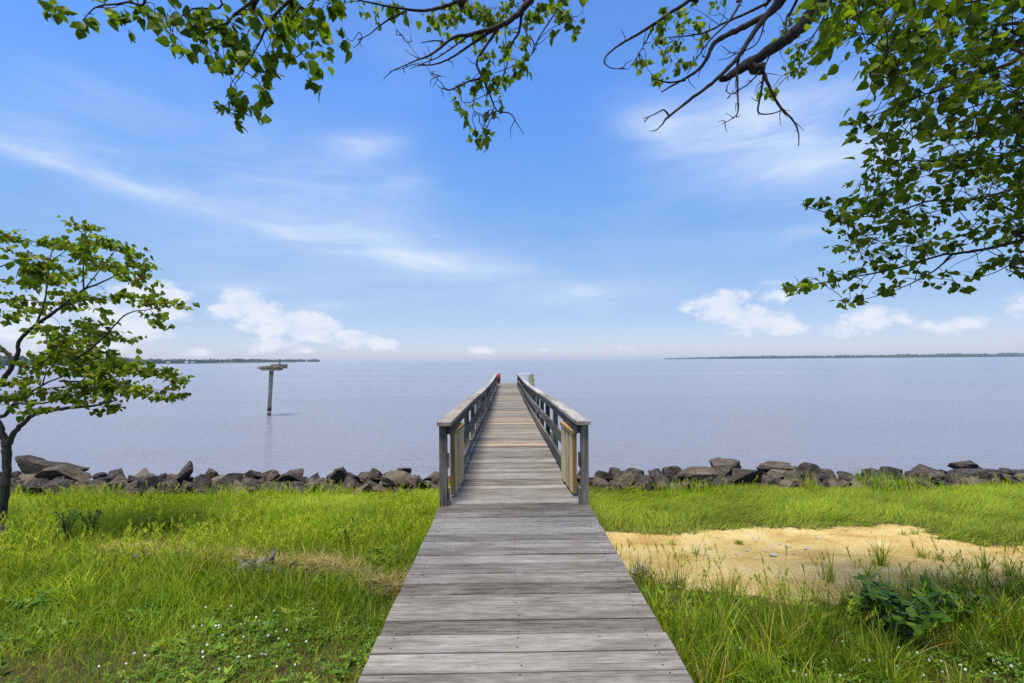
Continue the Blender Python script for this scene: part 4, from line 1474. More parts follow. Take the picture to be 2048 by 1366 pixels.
SC = [(19, 477, 24, 24), (35, 505, 24, 12), (8, 465, 15, 12), (104, 483, 35, 20), (126, 487, 20, 15), (170, 455, 20, 22), (157, 493, 40, 18), (201, 483, 35, 18), (239, 496, 28, 22), (271, 518, 28, 26), (285, 530, 16, 14),
      (227, 534, 35, 22), (258, 559, 18, 18), (250, 540, 24, 14), (176, 512, 35, 22), (79, 530, 42, 32), (60, 545, 24, 20), (104, 556, 48, 28), (63, 565, 34, 22), (132, 540, 28, 22), (19, 600, 28, 16), (22, 631, 22, 14), (40, 600, 18, 14),
      (75, 619, 34, 16), (132, 606, 38, 18), (150, 590, 30, 16), (176, 594, 28, 12), (227, 590, 34, 15), (245, 588, 14, 10), (201, 619, 14, 14), (290, 570, 16, 16), (302, 600, 34, 20), (346, 609, 28, 17), (324, 644, 18, 12), (305, 628, 15, 10), (366, 605, 10, 12),
      (176, 644, 34, 18), (88, 657, 24, 10), (120, 655, 16, 12), (132, 675, 38, 22), (176, 669, 44, 28), (220, 669, 24, 18), (245, 679, 14, 8), (230, 701, 13, 11), (94, 707, 42, 22), (142, 704, 44, 28), (182, 707, 38, 28), (110, 690, 26, 20),
      (69, 732, 34, 22), (132, 738, 48, 22), (189, 732, 44, 28), (233, 732, 34, 22), (271, 738, 28, 22), (302, 738, 34, 20), (333, 745, 28, 20), (352, 756, 12, 22), (358, 789, 18, 9), (330, 792, 14, 10), (290, 779, 32, 22), (345, 775, 14, 12),
      (35, 764, 28, 16), (47, 786, 42, 22), (16, 798, 28, 22), (104, 786, 38, 18), (126, 798, 34, 16), (176, 776, 48, 28), (214, 776, 34, 32), (214, 814, 24, 22), (164, 801, 34, 12), (72, 817, 28, 10), (240, 770, 30, 26), (205, 745, 40, 25),
      (-40, 500, 40, 30), (-80, 560, 45, 35), (-45, 620, 40, 25), (-90, 660, 50, 40), (-50, 730, 40, 35), (-90, 790, 45, 35), (-140, 600, 45, 45), (-150, 720, 45, 45)]
SCOL = [(0.15, 0.215, 0.014), (0.22, 0.27, 0.016), (0.090, 0.145, 0.012), (0.24, 0.235, 0.02), (0.19, 0.12, 0.025)]
for px, py, rx, ry in SC:
    d = D0 + random.uniform(-0.5, 0.45)
    c = at(px, py, d)
    k = d / F
    sap.cluster(c, (rx * k * .53, 0.13, ry * k * .42), int(12 + rx * ry * 0.078), 0.064, SCOL, [4, 3.2, 2.2, 1.3, 0.5], 0.75)
sap.finish(0.42)

# --- the big overhanging tree
TB = Vector((5.1, 1.3, float(gz(5.1, 1.3))))
big = Tree('overhanging_tree', TB, 'large tree whose crooked limbs and leafy boughs hang over the top of the view', M['bark'])
big.branch([(TB + Vector((0, 0, -.2)), .30), (TB + Vector((0, 0, .2)), .24), (TB + Vector((-.05, .05, 1.2)), .20), (TB + Vector((-.15, .1, 2.2)), .19), (TB + Vector((-.3, .15, 3.0)), .17)], 'trunk', 14, 6, .05)
T1 = TB + Vector((-.3, .15, 2.95))
LA = at(1642, -2, 3.3)
big.branch([(T1, .13), (Vector((4.2, 1.9, 5.0)), .11), (Vector((3.4, 2.6, 5.9)), .085), (at(1690, -75, 3.3), .056), (at(1660, -30, 3.3), .048), (LA, .045), (at(1619, 33, 3.3), .042), (at(1592, 64, 3.3), .040),
            (at(1553, 92, 3.3), .037), (at(1508, 120, 3.3), .034), (at(1488, 133, 3.28), .034), (at(1469, 145, 3.25), .026), (at(1452, 156, 3.2), .021), (at(1438, 158, 3.2), .017)], 'limb', 12, 7, .10)
B0 = Vector((3.2, 2.6, 6.15))
big.branch([(Vector((4.2, 1.9, 5.0)), .10), (B0, .085), (Vector((2.2, 2.9, 6.35)), .075), (Vector((1.2, 3.0, 6.4)), .06), (Vector((0.2, 2.8, 6.45)), .05), (Vector((-0.9, 2.6, 6.3)), .035), (Vector((-2.2, 2.5, 5.9)), .02)], 'limb', 10, 7, .08)
L1, L2, L3 = Vector((2.2, 2.9, 6.35)), Vector((1.2, 3.0, 6.4)), Vector((0.2, 2.8, 6.45))
L4 = Vector((-0.9, 2.6, 6.3))
# crooked bare boughs, right of the middle
big.px_branch([(1561, -10), (1514, 56), (1478, 111), (1430, 161), (1386, 195), (1336, 234), (1325, 248), (1313, 260)], .022, .003, 3.2, 3.0, L1, spurs=6)
big.px_branch([(1338, 232), (1327, 220), (1306, 230), (1286, 238)], .007, .002, 3.0, 2.98, spurs=1)
big.px_branch([(1569, -6), (1500, 47), (1450, 72), (1424, 92), (1415, 115), (1397, 139), (1370, 157), (1347, 170), (1323, 184)], .026, .004, 3.35, 3.2, L1, spurs=5)
big.px_branch([(1370, 160), (1340, 165), (1310, 158), (1303, 154)], .008, .003, 3.2, 3.2, spurs=2)
big.px_branch([(1395, -14), (1380, 0), (1325, 36), (1290, 60), (1250, 83), (1225, 100), (1208, 121), (1222, 136), (1255, 138)], .017, .002, 3.5, 3.5, L2, spurs=10)
big.px_branch([(1310, 48), (1288, 90), (1270, 120), (1256, 140)], .006, .002, 3.5, 3.5, spurs=6)
big.px_branch([(1490, -14), (1483, 0), (1458, 42), (1422, 78), (1398, 110), (1375, 147)], .013, .003, 3.6, 3.5, L1, spurs=5)
big.px_branch([(1545, -10), (1525, 11), (1458, 42), (1402, 67), (1336, 75)], .016, .004, 3.7, 3.8, L1, spurs=5)
big.px_branch([(1522, 130), (1526, 145), (1536, 167), (1555, 206), (1568, 222), (1589, 245), (1597, 268), (1597, 292)], .015, .003, 3.27, 3.2, spurs=8)
big.px_branch([(1527, 152), (1522, 185), (1516, 217), (1522, 228), (1545, 227), (1567, 219)], .009, .003, 3.25, 3.22, spurs=7)
big.px_branch([(1478, 111), (1474, 140), (1475, 178), (1476, 222), (1466, 236), (1444, 248)], .011, .002, 3.15, 3.1, spurs=8)
big.px_branch([(1520, 142), (1500, 165), (1478, 180), (1462, 188), (1450, 180)], .006, .002, 3.2, 3.15, spurs=6)
big.px_branch([(1590, 8), (1575, 30), (1572, 55), (1570, 75)], .010, .005, 3.35, 3.3, L1, spurs=3)
big.px_branch([(1548, 96), (1535, 120), (1528, 138)], .006, .004, 3.3, 3.27, spurs=2)
big.px_branch([(1530, 40), (1515, 85), (1480, 105), (1462, 105), (1442, 90)], .006, .002, 3.3, 3.3, spurs=7)
big.px_branch([(1665, -8), (1658, 10), (1640, 50), (1618, 85), (1604, 120), (1594, 148)], .009, .002, 3.5, 3.4, LA, spurs=2)
# knot under the limb
mb = MB(); q = at(1512, 134, 3.25)
mb.tube([q + Vector((-.06, 0, .03)), q + Vector((-.02, -.01, -.02)), q + Vector((.03, 0, -.02)), q + Vector((.06, .02, .03))], [.02, .038, .036, .02], 9)
mb.build('knot', M['bark'], big.root, True)
# middle boughs
big.px_branch([(1075, -16), (1062, 0), (1028, 34), (994, 54), (943, 68), (906, 76), (864, 108), (830, 122), (779, 144)], .030, .002, 3.4, 3.2, L2, spurs=6)
big.px_branch([(994, 56), (957, 79), (915, 108), (885, 124), (858, 130), (830, 128), (799, 139)], .011, .002, 3.35, 3.2, spurs=4)
big.px_branch([(940, 70), (905, 95), (875, 115), (850, 125), (820, 138)], .007, .002, 3.3, 3.2, spurs=3)
big.px_branch([(893, 88), (880, 82), (862, 82), (842, 86)], .007, .003, 3.3, 3.3, spurs=1)
big.px_branch([(994, 54), (985, 72), (971, 93), (953, 125), (966, 156), (980, 190), (994, 221), (1020, 227), (1034, 247), (1048, 269)], .014, .002, 3.4, 3.3, spurs=8)
big.px_branch([(1046, 20), (1042, 37), (1037, 65), (1020, 96), (1012, 136), (991, 181)], .014, .003, 3.4, 3.35, spurs=5)
big.px_branch([(1132, -12), (1127, 0), (1107, 31), (1079, 74), (1062, 110), (1017, 136), (975, 150)], .009, .002, 3.7, 3.6, L2, spurs=5)
big.px_branch([(935, -10), (920, 0), (886, 14), (852, 21), (807, 18), (745, 6), (715, 0)], .017, .004, 3.1, 3.0, L3, spurs=4)
big.px_branch([(813, 21), (780, 38), (756, 54), (740, 68), (719, 79)], .007, .002, 3.0, 3.0, spurs=4)
big.px_branch([(966, 156), (940, 162), (923, 170), (895, 180), (882, 165), (870, 153)], .008, .002, 3.35, 3.3, spurs=10)
big.px_branch([(994, 221), (975, 232), (960, 228), (948, 222)], .005, .002, 3.3, 3.3, spurs=4)
big.px_branch([(990, 222), (978, 245), (970, 262)], .003, .002, 3.3, 3.3, spurs=2)
big.px_branch([(980, 185), (960, 195), (940, 205)], .004, .002, 3.3, 3.3, spurs=3)
big.px_branch([(1055, 45), (1052, 65), (1065, 80), (1068, 95), (1062, 110)], .007, .003, 3.5, 3.5, spurs=4)
big.px_branch([(794, 60), (815, 85), (840, 118), (868, 152)], .003, .0012, 3.2, 3.3, spurs=10)
# boughs at the upper corner away from the trunk
big.px_branch([(592, -12), (581, 0), (550, 30), (530, 60), (519, 85), (495, 125), (461, 167)], .014, .002, 3.0, 2.9, L4, spurs=3)
big.px_branch([(520, -8), (509, 0), (472, 27), (455, 45), (437, 51), (407, 63)], .012, .003, 3.0, 2.9, L4, spurs=4)
big.px_branch([(630, -8), (600, 15), (585, 45), (595, 75), (605, 110)], .008, .002, 3.0, 3.0, L4, spurs=3)
big.px_branch([(290, -10), (255, 5), (200, 12), (180, 24), (165, 42)], .008, .002, 2.9, 2.8, Vector((-2.2, 2.5, 5.9)), spurs=2)
big.px_branch([(440, -6), (385, 18), (350, 45), (345, 70)], .006, .002, 2.9, 2.8, Vector((-2.2, 2.5, 5.9)), spurs=2)
BC = [(0.100, 0.160, 0.010), (0.150, 0.208, 0.012), (0.064, 0.112, 0.010), (0.20, 0.24, 0.016)]
BW = [4, 3, 2.4, 1]
CL = [(99, 9, 9, 8), (126, 20, 32, 14), (150, 48, 13, 14), (167, 31, 12, 14), (219, 14, 24, 12), (219, 34, 12, 10), (253, 34, 18, 16), (284, 25, 14, 26), (325, 41, 10, 14), (342, 51, 22, 16), (342, 80, 8, 13), (366, 92, 16, 10),
      (393, 20, 45, 18), (396, 61, 28, 20), (424, 92, 36, 22), (427, 120, 14, 16), (448, 133, 10, 12), (460, 140, 8, 12), (478, 109, 24, 22), (478, 79, 34, 20), (513, 20, 55, 20), (440, 40, 30, 20), (547, 68, 38, 22), (526, 113, 28, 20),
      (543, 137, 10, 10), (516, 147, 18, 10), (564, 103, 15, 14), (615, 34, 42, 28), (580, 40, 25, 25), (608, 68, 12, 14), (639, 92, 12, 16), (656, 85, 8, 8), (670, 20, 14, 18), (694, 77, 9, 10), (593, 113, 13, 11), (615, 150, 12, 16), (636, 137, 12, 13),
      (513, 178, 13, 16), (530, 184, 10, 10), (472, 186, 18, 9), (437, 212, 12, 7), (458, 222, 10, 11), (482, 212, 20, 20), (497, 205, 12, 14), (475, 200, 12, 12), (560, 15, 40, 15), (650, 5, 30, 10),
      (725, 17, 18, 12), (756, 31, 10, 12), (801, 12, 48, 14), (875, 37, 48, 18), (915, 23, 55, 22), (957, 23, 55, 26), (986, 34, 48, 25), (943, 74, 28, 14), (1003, 59, 20, 14), (1079, 23, 33, 26), (1113, 17, 28, 22), (1136, 42, 18, 22), (1147, 65, 10, 11),
      (1164, 23, 8, 7), (1102, 74, 15, 9), (1051, 93, 22, 18), (1014, 102, 18, 16), (980, 122, 16, 18), (1003, 119, 8, 14), (1040, 122, 18, 14), (966, 139, 18, 12), (997, 153, 20, 14), (1028, 153, 20, 16), (955, 164, 16, 12), (918, 173, 13, 7),
      (994, 176, 16, 10), (923, 195, 13, 13), (932, 224, 13, 14), (949, 210, 9, 9), (974, 198, 9, 9), (977, 221, 18, 7), (1003, 210, 9, 13), (1030, 10, 35, 12),
      (943, 275, 8, 10), (957, 277, 11, 11), (971, 292, 8, 9), (974, 269, 9, 8), (965, 285, 9, 8)]
for px, py, rx, ry in CL:
    d = 3.05 + random.uniform(-0.25, 0.35) + (0.45 if px > 700 else 0)
    k = d / F
    sz = 0.069 if px < 700 else 0.058
    big.cluster(at(px, py, d), (rx * k * .62, 0.10, ry * k * .6), int(4 + rx * ry * (0.036 if px < 700 else 0.045)), sz, BC, BW, 0.7)
CM = [(1336, 14, 20, 12), (1347, 42, 24, 14), (1383, 17, 14, 12), (1419, 28, 11, 9), (1439, 8, 14, 9), (1319, 58, 20, 14), (1308, 86, 14, 13), (1358, 75, 24, 14), (1391, 56, 14, 13), (1397, 81, 18, 10), (1394, 103, 10, 11), (1336, 95, 11, 11), (1327, 120, 20, 14),
      (1358, 122, 11, 9), (1344, 145, 16, 9), (1275, 133, 8, 7), (1288, 128, 7, 6), (1311, 167, 9, 12), (1325, 150, 14, 10), (1569, 53, 8, 8), (1561, 70, 7, 7), (1608, 89, 18, 13), (1622, 106, 12, 10), (1575, 111, 11, 10), (1578, 131, 11, 10), (1597, 145, 20, 11),
      (1569, 158, 18, 12), (1553, 172, 16, 9), (1530, 178, 5, 5), (1645, 17, 18, 14), (1620, 8, 12, 8)]
for px, py, rx, ry in CM:
    d = 3.75 + random.uniform(-0.25, 0.3)
    k = d / F
    big.cluster(at(px, py, d), (rx * k * .6, 0.10, ry * k * .58), int(4 + rx * ry * 0.055), 0.052, [BC[1], BC[3], BC[0]], [3, 3, 2], 0.5)
# the dense bough mass beside the trunk
TR = Vector((4.85, 1.45, 4.0))
TR2 = Vector((4.95, 1.4, 3.2))
RB = [([(2100, 470), (2048, 480), (1960, 500), (1905, 508), (1880, 511), (1800, 535), (1740, 548), (1640, 566), (1575, 580)], .014, 3.3, 3.4, TR2), ([(1905, 509), (1870, 540), (1820, 568), (1760, 590), (1690, 608)], .007, 3.3, 3.3, None),
      ([(2120, 90), (2048, 115), (1960, 150), (1900, 172), (1830, 196), (1790, 215), (1720, 240)], .010, 2.5, 2.7, TR), ([(2100, 50), (2048, 78), (1980, 98), (1900, 132), (1810, 152)], .009, 2.4, 2.6, TR),
      ([(2120, 200), (2048, 235), (1980, 262), (1930, 275), (1870, 250)], .011, 2.9, 3.0, TR), ([(2110, 330), (2048, 370), (1940, 400), (1860, 402), (1800, 420), (1700, 435), (1610, 412)], .013, 3.5, 3.7, TR),
      ([(2120, 280), (2048, 300), (1950, 320), (1870, 322), (1770, 320)], .010, 3.1, 3.2, TR), ([(2000, -20), (1960, 0), (1850, 20), (1760, 55), (1715, 72)], .009, 2.8, 2.9, Vector((3.4, 2.6, 5.9))), ([(1930, -15), (1910, 15), (1850, 60), (1830, 100), (1770, 155)], .009, 2.6, 2.7, Vector((3.4, 2.6, 5.9))),
      ([(2110, 420), (2048, 430), (1960, 395), (1880, 420), (1760, 455), (1690, 500)], .010, 3.6, 3.8, TR2), ([(2110, 545), (2048, 520), (1990, 545), (1940, 560)], .006, 2.8, 2.8, TR2), ([(1980, 395), (2010, 430), (2060, 470)], .006, 3.4, 3.3, None),
      ([(2100, 140), (2048, 170), (1990, 200), (1900, 230), (1800, 290)], .009, 3.3, 3.4, TR)]
for pts, r0, d0, d1, stt in RB: big.px_branch(pts, r0, r0 * .22, d0, d1, stt, spurs=3)
RPOLY = np.array([(1650, -60), (1665, 60), (1700, 105), (1745, 150), (1770, 200), (1790, 225), (1770, 275), (1745, 320), (1740, 370), (1700, 400), (1665, 440), (1690, 480), (1710, 520), (1760, 540), (1830, 520), (1900, 485), (1960, 470), (2050, 470), (2260, 480), (2260, -80), (1960, -60)], float)
HOLES = [(1990, 30, 75, 28), (1880, 45, 20, 12), (1760, 215, 30, 14), (1715, 160, 25, 20), (1960, 330, 18, 10), (1900, 445, 35, 14), (1985, 430, 30, 14), (1825, 210, 20, 10), (1905, 205, 20, 8), (1800, 470, 18, 10), (2010, 200, 18, 9), (1940, 245, 16, 7)]
k = 0
while k < 600:
    px, py = random.uniform(1650, 2230), random.uniform(-60, 545)
    if float(poly_sd(np.array([px]), np.array([py]), RPOLY)[0]) < 8: continue
    if any(((px - a) / (c * 1.2)) ** 2 + ((py - b) / (e * 1.2)) ** 2 < 1 for a, b, c, e in HOLES): continue
    k += 1
    up = 1 - py / 540
    d = 3.5 - 1.0 * up + random.uniform(-0.45, 0.45)
    q = d / F
    big.cluster(at(px, py, d), (24 * q, 0.14, 15 * q), random.randint(5, 9), 0.056 if py > 300 else 0.063, BC, BW, 0.35)
SPR = [(1701, 250, 22, 16), (1712, 262, 14, 10), (1734, 222, 14, 16), (1746, 252, 12, 10), (1765, 228, 14, 8), (1781, 234, 10, 10), (1747, 285, 8, 8), (1745, 305, 8, 10), (1730, 330, 10, 10), (1745, 360, 12, 10),
       (1608, 410, 10, 8), (1630, 405, 14, 9), (1650, 412, 12, 8), (1672, 405, 12, 8), (1700, 410, 18, 10), (1655, 445, 14, 14), (1645, 462, 6, 8), (1680, 440, 16, 12), (1700, 470, 12, 16), (1690, 495, 8, 8),
       (1575, 575, 10, 12), (1592, 580, 14, 12), (1612, 572, 10, 8), (1632, 558, 14, 8), (1655, 543, 10, 6), (1660, 565, 12, 10), (1690, 560, 16, 14), (1720, 535, 10, 8), (1745, 530, 16, 10), (1700, 575, 10, 8), (1770, 540, 14, 12), (1800, 545, 14, 12),
       (1686, 606, 8, 8), (1702, 598, 12, 7), (1720, 595, 14, 10), (1745, 585, 14, 8), (1765, 580, 14, 8), (1790, 570, 10, 6), (1840, 565, 12, 10), (1835, 545, 16, 8), (1885, 550, 14, 8), (1908, 560, 14, 12), (1925, 575, 8, 10), (1945, 555, 16, 12),
       (1960, 540, 14, 12), (1985, 528, 20, 16), (2015, 545, 10, 12), (2035, 510, 24, 20), (1930, 480, 18, 12), (2000, 490, 24, 14), (2060, 560, 20, 18), (2050, 620, 8, 8), (1850, 500, 24, 14), (1790, 515, 20, 12)]
for px, py, rx, ry in SPR:
    d = 3.35 + random.uniform(-0.25, 0.35)
    k = d / F
    big.cluster(at(px, py, d), (rx * k * .6, 0.08, ry * k * .55), int(4 + rx * ry * 0.035), 0.058, BC, BW, 0.35)
# leaves along the boughs beyond the edges of the view, towards the trunk


def proj(p_):
    v_ = p_ - CAM
    d_ = max(v_.dot(_f), 0.05)
    return 1024 + F * v_.dot(_r) / d_, HOR - F * v_.dot(_u) / d_


outer = [q_ for q_ in big.nodes if q_.z > 4.0 and (proj(q_)[0] > 2170 or proj(q_)[1] < -190 or q_.y < 0.3)]
for _ in range(260):
    q_ = random.choice(outer) + Vector((random.gauss(0, .16), random.gauss(0, .16), random.gauss(0.05, .10)))
    a_, b_ = proj(q_)
    if q_.y > 0.3 and a_ < 2150 and b_ > -170: continue
    big.cluster(q_, (0.11, 0.11, 0.07), random.randint(7, 12), 0.07, BC, BW, 0.4)
big.finish(0.40)

# ------------------------------------------------------------------ shrubs and weeds in the grass
def shrub(px, py, h, rad, nstem, lsize, label, cols, wts, asp=0.36, name='leafy_shrub', mat='shrub_leaf'):
    p = hit(px, py); p.z = float(gz(p.x, p.y))
    e = empty(name, p, label, 'shrub')
    P, AX, S = [], [], []
    sb = MB()
    for i in range(nstem):
        a = 2 * PI * i / nstem + random.uniform(-.4, .4)
        tip = p + Vector((math.cos(a) * rad * random.uniform(.3, 1), math.sin(a) * rad * random.uniform(.3, 1), h * random.uniform(.55, 1)))
        mid = p.lerp(tip, .5) + Vector((0, 0, h * .18))
        pts, rd = spline([(p + Vector((random.gauss(0, .02), random.gauss(0, .02), -.02)), .006), (mid, .004), (tip, .002)], 6)
        sb.tube(pts, rd, 5)
        for j, q in enumerate(pts[3::2] + [pts[-1]]):
            for s in (-1, 1):
                ax = Vector((math.cos(a + s * random.uniform(.3, 2.2)), math.sin(a + s * random.uniform(.3, 2.2)), random.uniform(-.75, .35)))
                P.append(q); AX.append(ax.normalized()); S.append(lsize * random.uniform(.6, 1.2))
    P = np.array([tuple(q) for q in P]); AX = unit(np.array([tuple(q) for q in AX])); n = len(P)
    side = unit(np.cross(AX, UP + rng.normal(0, .3, (n, 3)))); nor = np.cross(side, AX)
    tint = np.array([cols[k] for k in rng.choice(len(cols), n, p=np.array(wts) / sum(wts))]) * rng.uniform(.8, 1.2, (n, 1))
    leaf_geo('leaves', P, AX, side, -nor, np.array(S), tint, M[mat], .2, asp, e)
    sb.build('stems', M['stem'], e)


DK = [(0.035, 0.082, 0.006), (0.06, 0.125, 0.008), (0.14, 0.20, 0.012)]
shrub(1790, 1285, 0.38, 0.26, 22, 0.075, 'dark green shrub with broad glossy oval leaves above the clover', DK, [4, 3, .8])
shrub(1905, 1245, 0.28, 0.24, 9, 0.085, 'straggling shrub with fewer leaves behind the broad leaved one', DK, [3, 3, 1])
shrub(1735, 1262, 0.24, 0.16, 7, 0.06, 'small yellowish flowering weed against the broad leaved shrub', [(0.22, 0.22, 0.03), (0.12, 0.18, 0.02)], [2, 2])
shrub(1990, 1330, 0.12, 0.12, 6, 0.05, 'pale green low plant among the clover at the outer corner', [(0.16, 0.26, 0.05), (0.11, 0.2, 0.03)], [2, 2])
shrub(130, 1095, 0.42, 0.14, 9, 0.06, 'bushy dark green weed near the sapling trunk', [(0.04, 0.095, 0.015), (0.08, 0.15, 0.02)], [3, 2], .22, 'tall_weed', 'grass')
shrub(182, 1085, 0.46, 0.10, 7, 0.06, 'narrow upright dark weed beside the bushy one', [(0.04, 0.095, 0.015), (0.07, 0.14, 0.02)], [3, 2], .22, 'tall_weed', 'grass')
shrub(690, 1105, 0.40, 0.14, 8, 0.06, 'green leafy weed midway between stump and walkway', [(0.10, 0.19, 0.02), (0.16, 0.22, 0.02)], [2, 2], .22, 'tall_weed', 'grass')
shrub(770, 1150, 0.25, 0.16, 8, 0.06, 'bright green leafy weed above the straw band by the walkway', [(0.16, 0.27, 0.02), (0.20, 0.28, 0.02)], [2, 2], .3, 'tall_weed', 'grass')
shrub(60, 1225, 0.14, 0.15, 7, 0.045, 'pale broad leaved weed low in the corner of the lawn', [(0.15, 0.26, 0.03), (0.10, 0.2, 0.02)], [2, 2], .3, 'tall_weed', 'grass')

# ------------------------------------------------------------------ haze
mt = bpy.data.materials.new('haze')
mt.use_nodes = True
t = NT(mt.node_tree)
t.n.remove(t.n['Principled BSDF'])
vol = t.new('ShaderNodeVolumePrincipled')
vol.inputs['Color'].default_value = (0.75, 0.87, 1.0, 1)
vol.inputs['Density'].default_value = 0.00009
vol.inputs['Anisotropy'].default_value = 0.2
t.l.new(vol.outputs[0], t.n['Material Output'].inputs['Volume'])
mb = MB(); mb.box(-9000, 9000, -300, 9000, -3.0, 48.0)
HAZE = True
if HAZE: tag(mb.build('haze', mt), kind='stuff')

# ------------------------------------------------------------------ light and sky
SUN_EL, SUN_AZ = math.radians(74), math.radians(-150)     # azimuth clockwise from +Y
sun_d = bpy.data.lights.new('sun', 'SUN')
sun_d.energy = 2.7
sun_d.angle = math.radians(18.0)
sun_d.color = (1.0, 0.95, 0.86)
sun = bpy.data.objects.new('sun', sun_d)
COL.objects.link(sun)
sd = Vector((math.sin(SUN_AZ) * math.cos(SUN_EL), math.cos(SUN_AZ) * math.cos(SUN_EL), math.sin(SUN_EL)))
sun.rotation_euler = sd.to_track_quat('Z', 'Y').to_euler()
sun.location = (0, 0, 30)

world = bpy.data.worlds.new('World')
scene.world = world
world.use_nodes = True
t = NT(world.node_tree)
bg = t.n['Background']
sky = t.new('ShaderNodeTexSky', sky_type='NISHITA')
sky.sun_disc = False
sky.sun_elevation = SUN_EL
sky.sun_rotation = SUN_AZ
sky.air_density = 1.0
sky.dust_density = 0.3
sky.ozone_density = 3.0
dirv = t.new('ShaderNodeTexCoord').outputs['Generated']
sx3 = t.new('ShaderNodeSeparateXYZ'); t.put(sx3.inputs[0], dirv)
az = t.math('ARCTAN2', sx3.outputs[0], sx3.outputs[1])
el = t.math('ARCSINE', sx3.outputs[2])
cv = t.new('ShaderNodeCombineXYZ'); t.put(cv.inputs[0], az); t.put(cv.inputs[1], el)
AE = cv.outputs[0]
eln = t.math('DIVIDE', el, PI / 2, clamp=True)
grade = t.ramp(eln, [(0.0, (0.57, 0.59, 0.84)), (0.03, (0.57, 0.58, 0.78)), (0.06, (0.59, 0.60, 0.74)), (0.115, (0.62, 0.70, 0.81)), (0.22, (0.63, 0.89, 1.15)), (0.33, (0.62, 0.98, 1.42)), (0.5, (0.75, 1.0, 1.35)), (1.0, (0.9, 1.05, 1.25))])
skyc = t.mix(1.0, sky.outputs[0], grade, 'MULTIPLY')


def ae(px, py):
    r = ray(px, py).normalized()
    return math.atan2(r.x, r.y), math.asin(r.z)


fib = t.noise(t.mapping(AE, rot=(0, 0, math.radians(16)), scale=(1.0, 4.5, 1)), 3.0, 7, 0.6, 0.5)
fib2 = t.noise(t.mapping(AE, rot=(0, 0, math.radians(-9)), scale=(1.0, 4.5, 1)), 3.2, 7, 0.6, 0.5)
soft = t.noise(t.mapping(AE, scale=(1, 2, 1)), 3.0, 4, 0.55)
wisp = None


def stroke(pa, pb, half, amp, f):
    global wisp
    a, b = ae(*pa), ae(*pb)
    c = ((a[0] + b[0]) / 2, (a[1] + b[1]) / 2, 0)
    L = math.hypot(b[0] - a[0], b[1] - a[1]) / 2
    rot = math.atan2(b[1] - a[1], b[0] - a[0])
    v = t.mapping(AE, c, (0, 0, rot), (L * 0.75, half / F * 0.9, 1), 'TEXTURE')
    l = t.vmath('DOT_PRODUCT', v, v)
    g = t.math('POWER', 2.718, t.math('MULTIPLY', l, -0.8))
    g = t.math('MULTIPLY', g, t.smooth(f, 0.30, 0.70, 0.32 * amp, 1.0 * amp))
    wisp = g if wisp is None else t.math('ADD', wisp, g)


stroke((-80, 260), (420, 410), 15, 0.55, fib)
stroke((300, 380), (800, 510), 22, 0.42, fib)
stroke((640, 480), (1130, 560), 34, 0.55, fib)
stroke((-100, 220), (260, 300), 45, 0.30, fib)
stroke((0, 160), (420, 180), 50, 0.20, fib)
stroke((250, 330), (900, 430), 90, 0.26, fib)
stroke((400, 420), (1000, 560), 80, 0.20, fib)
stroke((630, 310), (815, 288), 26, 0.75, fib2)
stroke((745, 365), (875, 362), 22, 0.52, fib2)
stroke((1215, 215), (1400, 280), 34, 0.60, fib)
stroke((1270, 265), (1760, 190), 48, 0.60, fib2)
stroke((1380, 240), (1850, 250), 70, 0.22, fib2)
stroke((1440, 355), (1800, 300), 40, 0.42, fib2)
stroke((1560, 350), (2100, 330), 60, 0.35, fib2)
stroke((1000, 595), (1330, 585), 20, 0.50, fib2)
stroke((1120, 570), (1240, 630), 24, 0.35, fib2)
stroke((360, 570), (570, 580), 9, 0.45, fib2)
stroke((540, 612), (740, 610), 10, 0.35, fib2)
stroke((1560, 470), (1700, 455), 12, 0.25, fib2)
stroke((900, 120), (700, 90), 60, 0.12, fib)
stroke((0, 330), (900, 460), 150, 0.24, fib)
stroke((300, 560), (1700, 520), 140, 0.22, fib2)
stroke((1200, 330), (2000, 380), 130, 0.22, fib2)
stroke((-60, 266), (330, 396), 8, 0.26, fib)
stroke((280, 380), (720, 505), 11, 0.22, fib)
wisp = t.math('MULTIPLY', wisp, t.smooth(soft, 0.25, 0.6, 0.65, 1.05), clamp=True)
skyc = t.mix(wisp, skyc, (3.9, 4.5, 5.4))
# unseen white layer high overhead, added to whiten the ambient light
fill_veil = t.math('MULTIPLY', t.smooth(el, math.radians(42), math.radians(62)), t.smooth(soft, 0.3, 0.7, 0.35, 0.75))
skyc = t.mix(fill_veil, skyc, (4.3, 4.4, 4.6))

# cumulus along the horizon
bil = t.noise(t.mapping(AE, scale=(1, 1.5, 1)), 26.0, 7, 0.6, 0.25)
bil2 = t.noise(t.mapping(AE, scale=(1, 1.4, 1)), 9.0, 4, 0.55, 0.3)
cum = None
shade = None


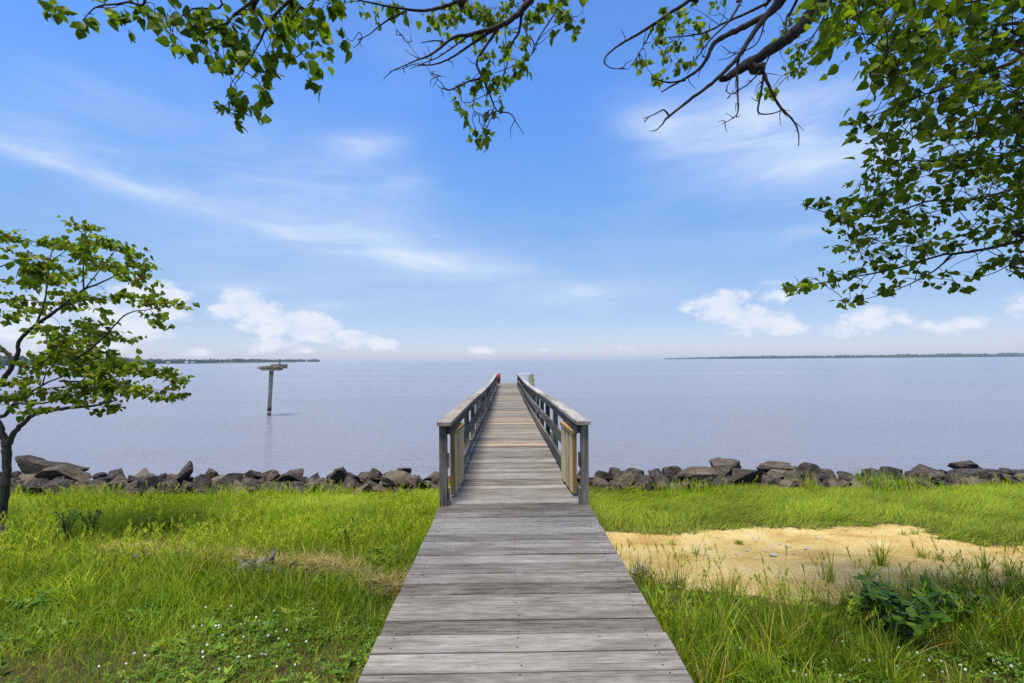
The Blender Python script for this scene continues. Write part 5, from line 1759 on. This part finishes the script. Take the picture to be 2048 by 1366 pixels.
def puff(px, py, rx, ry, amp=1.0):
    global cum, shade
    a = ae(px, py)
    v = t.mapping(AE, (a[0], a[1], 0), (0, 0, 0), (rx / F * 0.85, ry / F, 1), 'TEXTURE')
    l = t.vmath('LENGTH', v)
    e = t.math('MULTIPLY', t.math('SUBTRACT', 1.0, l, clamp=True), amp)
    cum = e if cum is None else t.math('MAXIMUM', cum, e)


for q in [(487, 606, 62, 40, 1), (450, 622, 50, 30, .9), (550, 640, 100, 45, 1), (620, 655, 110, 42, 1), (700, 675, 90, 30, 1), (760, 688, 60, 20, .9), (545, 690, 90, 25, .8), (300, 600, 90, 50, 1), (240, 640, 120, 60, .9), (340, 620, 60, 40, .9), (60, 640, 120, 60, .8), (150, 690, 120, 40, .7),
          (1450, 612, 85, 46, 1), (1500, 635, 110, 42, 1), (1400, 610, 70, 22, .8), (1545, 590, 60, 36, .7), (1560, 655, 90, 22, .7), (1745, 640, 85, 30, .8), (1930, 650, 90, 20, .7), (1700, 660, 90, 24, .6), (2060, 610, 70, 40, .6),
          (970, 700, 60, 14, .75), (1085, 701, 58, 13, .75), (390, 705, 45, 14, .7), (600, 700, 80, 12, .6), (1250, 695, 60, 10, .5), ]: puff(*q)
den = t.math('ADD', t.math('MULTIPLY', cum, 0.95), t.math('MULTIPLY', t.math('SUBTRACT', bil, 0.5), 1.25))
den = t.math('ADD', den, t.math('MULTIPLY', t.math('SUBTRACT', bil2, 0.5), 0.8))
den = t.math('MULTIPLY', t.smooth(den, 0.18, 0.62), t.smooth(cum, 0.0, 0.35))
shade = t.smooth(t.math('ADD', bil, t.math('MULTIPLY', bil2, 0.5)), 0.55, 0.95)
ccol = t.mix(shade, (3.9, 4.35, 5.1), (4.9, 5.0, 5.25))
skyc = t.mix(t.math('MULTIPLY', den, 0.80), skyc, ccol)
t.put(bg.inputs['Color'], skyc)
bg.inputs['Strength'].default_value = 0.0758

scene.view_settings.view_transform = 'Standard'
scene.view_settings.look = 'None'
scene.view_settings.exposure = 1.3
scene.view_settings.gamma = 1.0
scene.cycles.use_denoising = False
scene.cycles.max_bounces = 8
scene.cycles.diffuse_bounces = 3
scene.cycles.transmission_bounces = 4
scene.cycles.volume_bounces = 0
scene.cycles.sample_clamp_indirect = 2.0
scene.cycles.sample_clamp_direct = 0.42
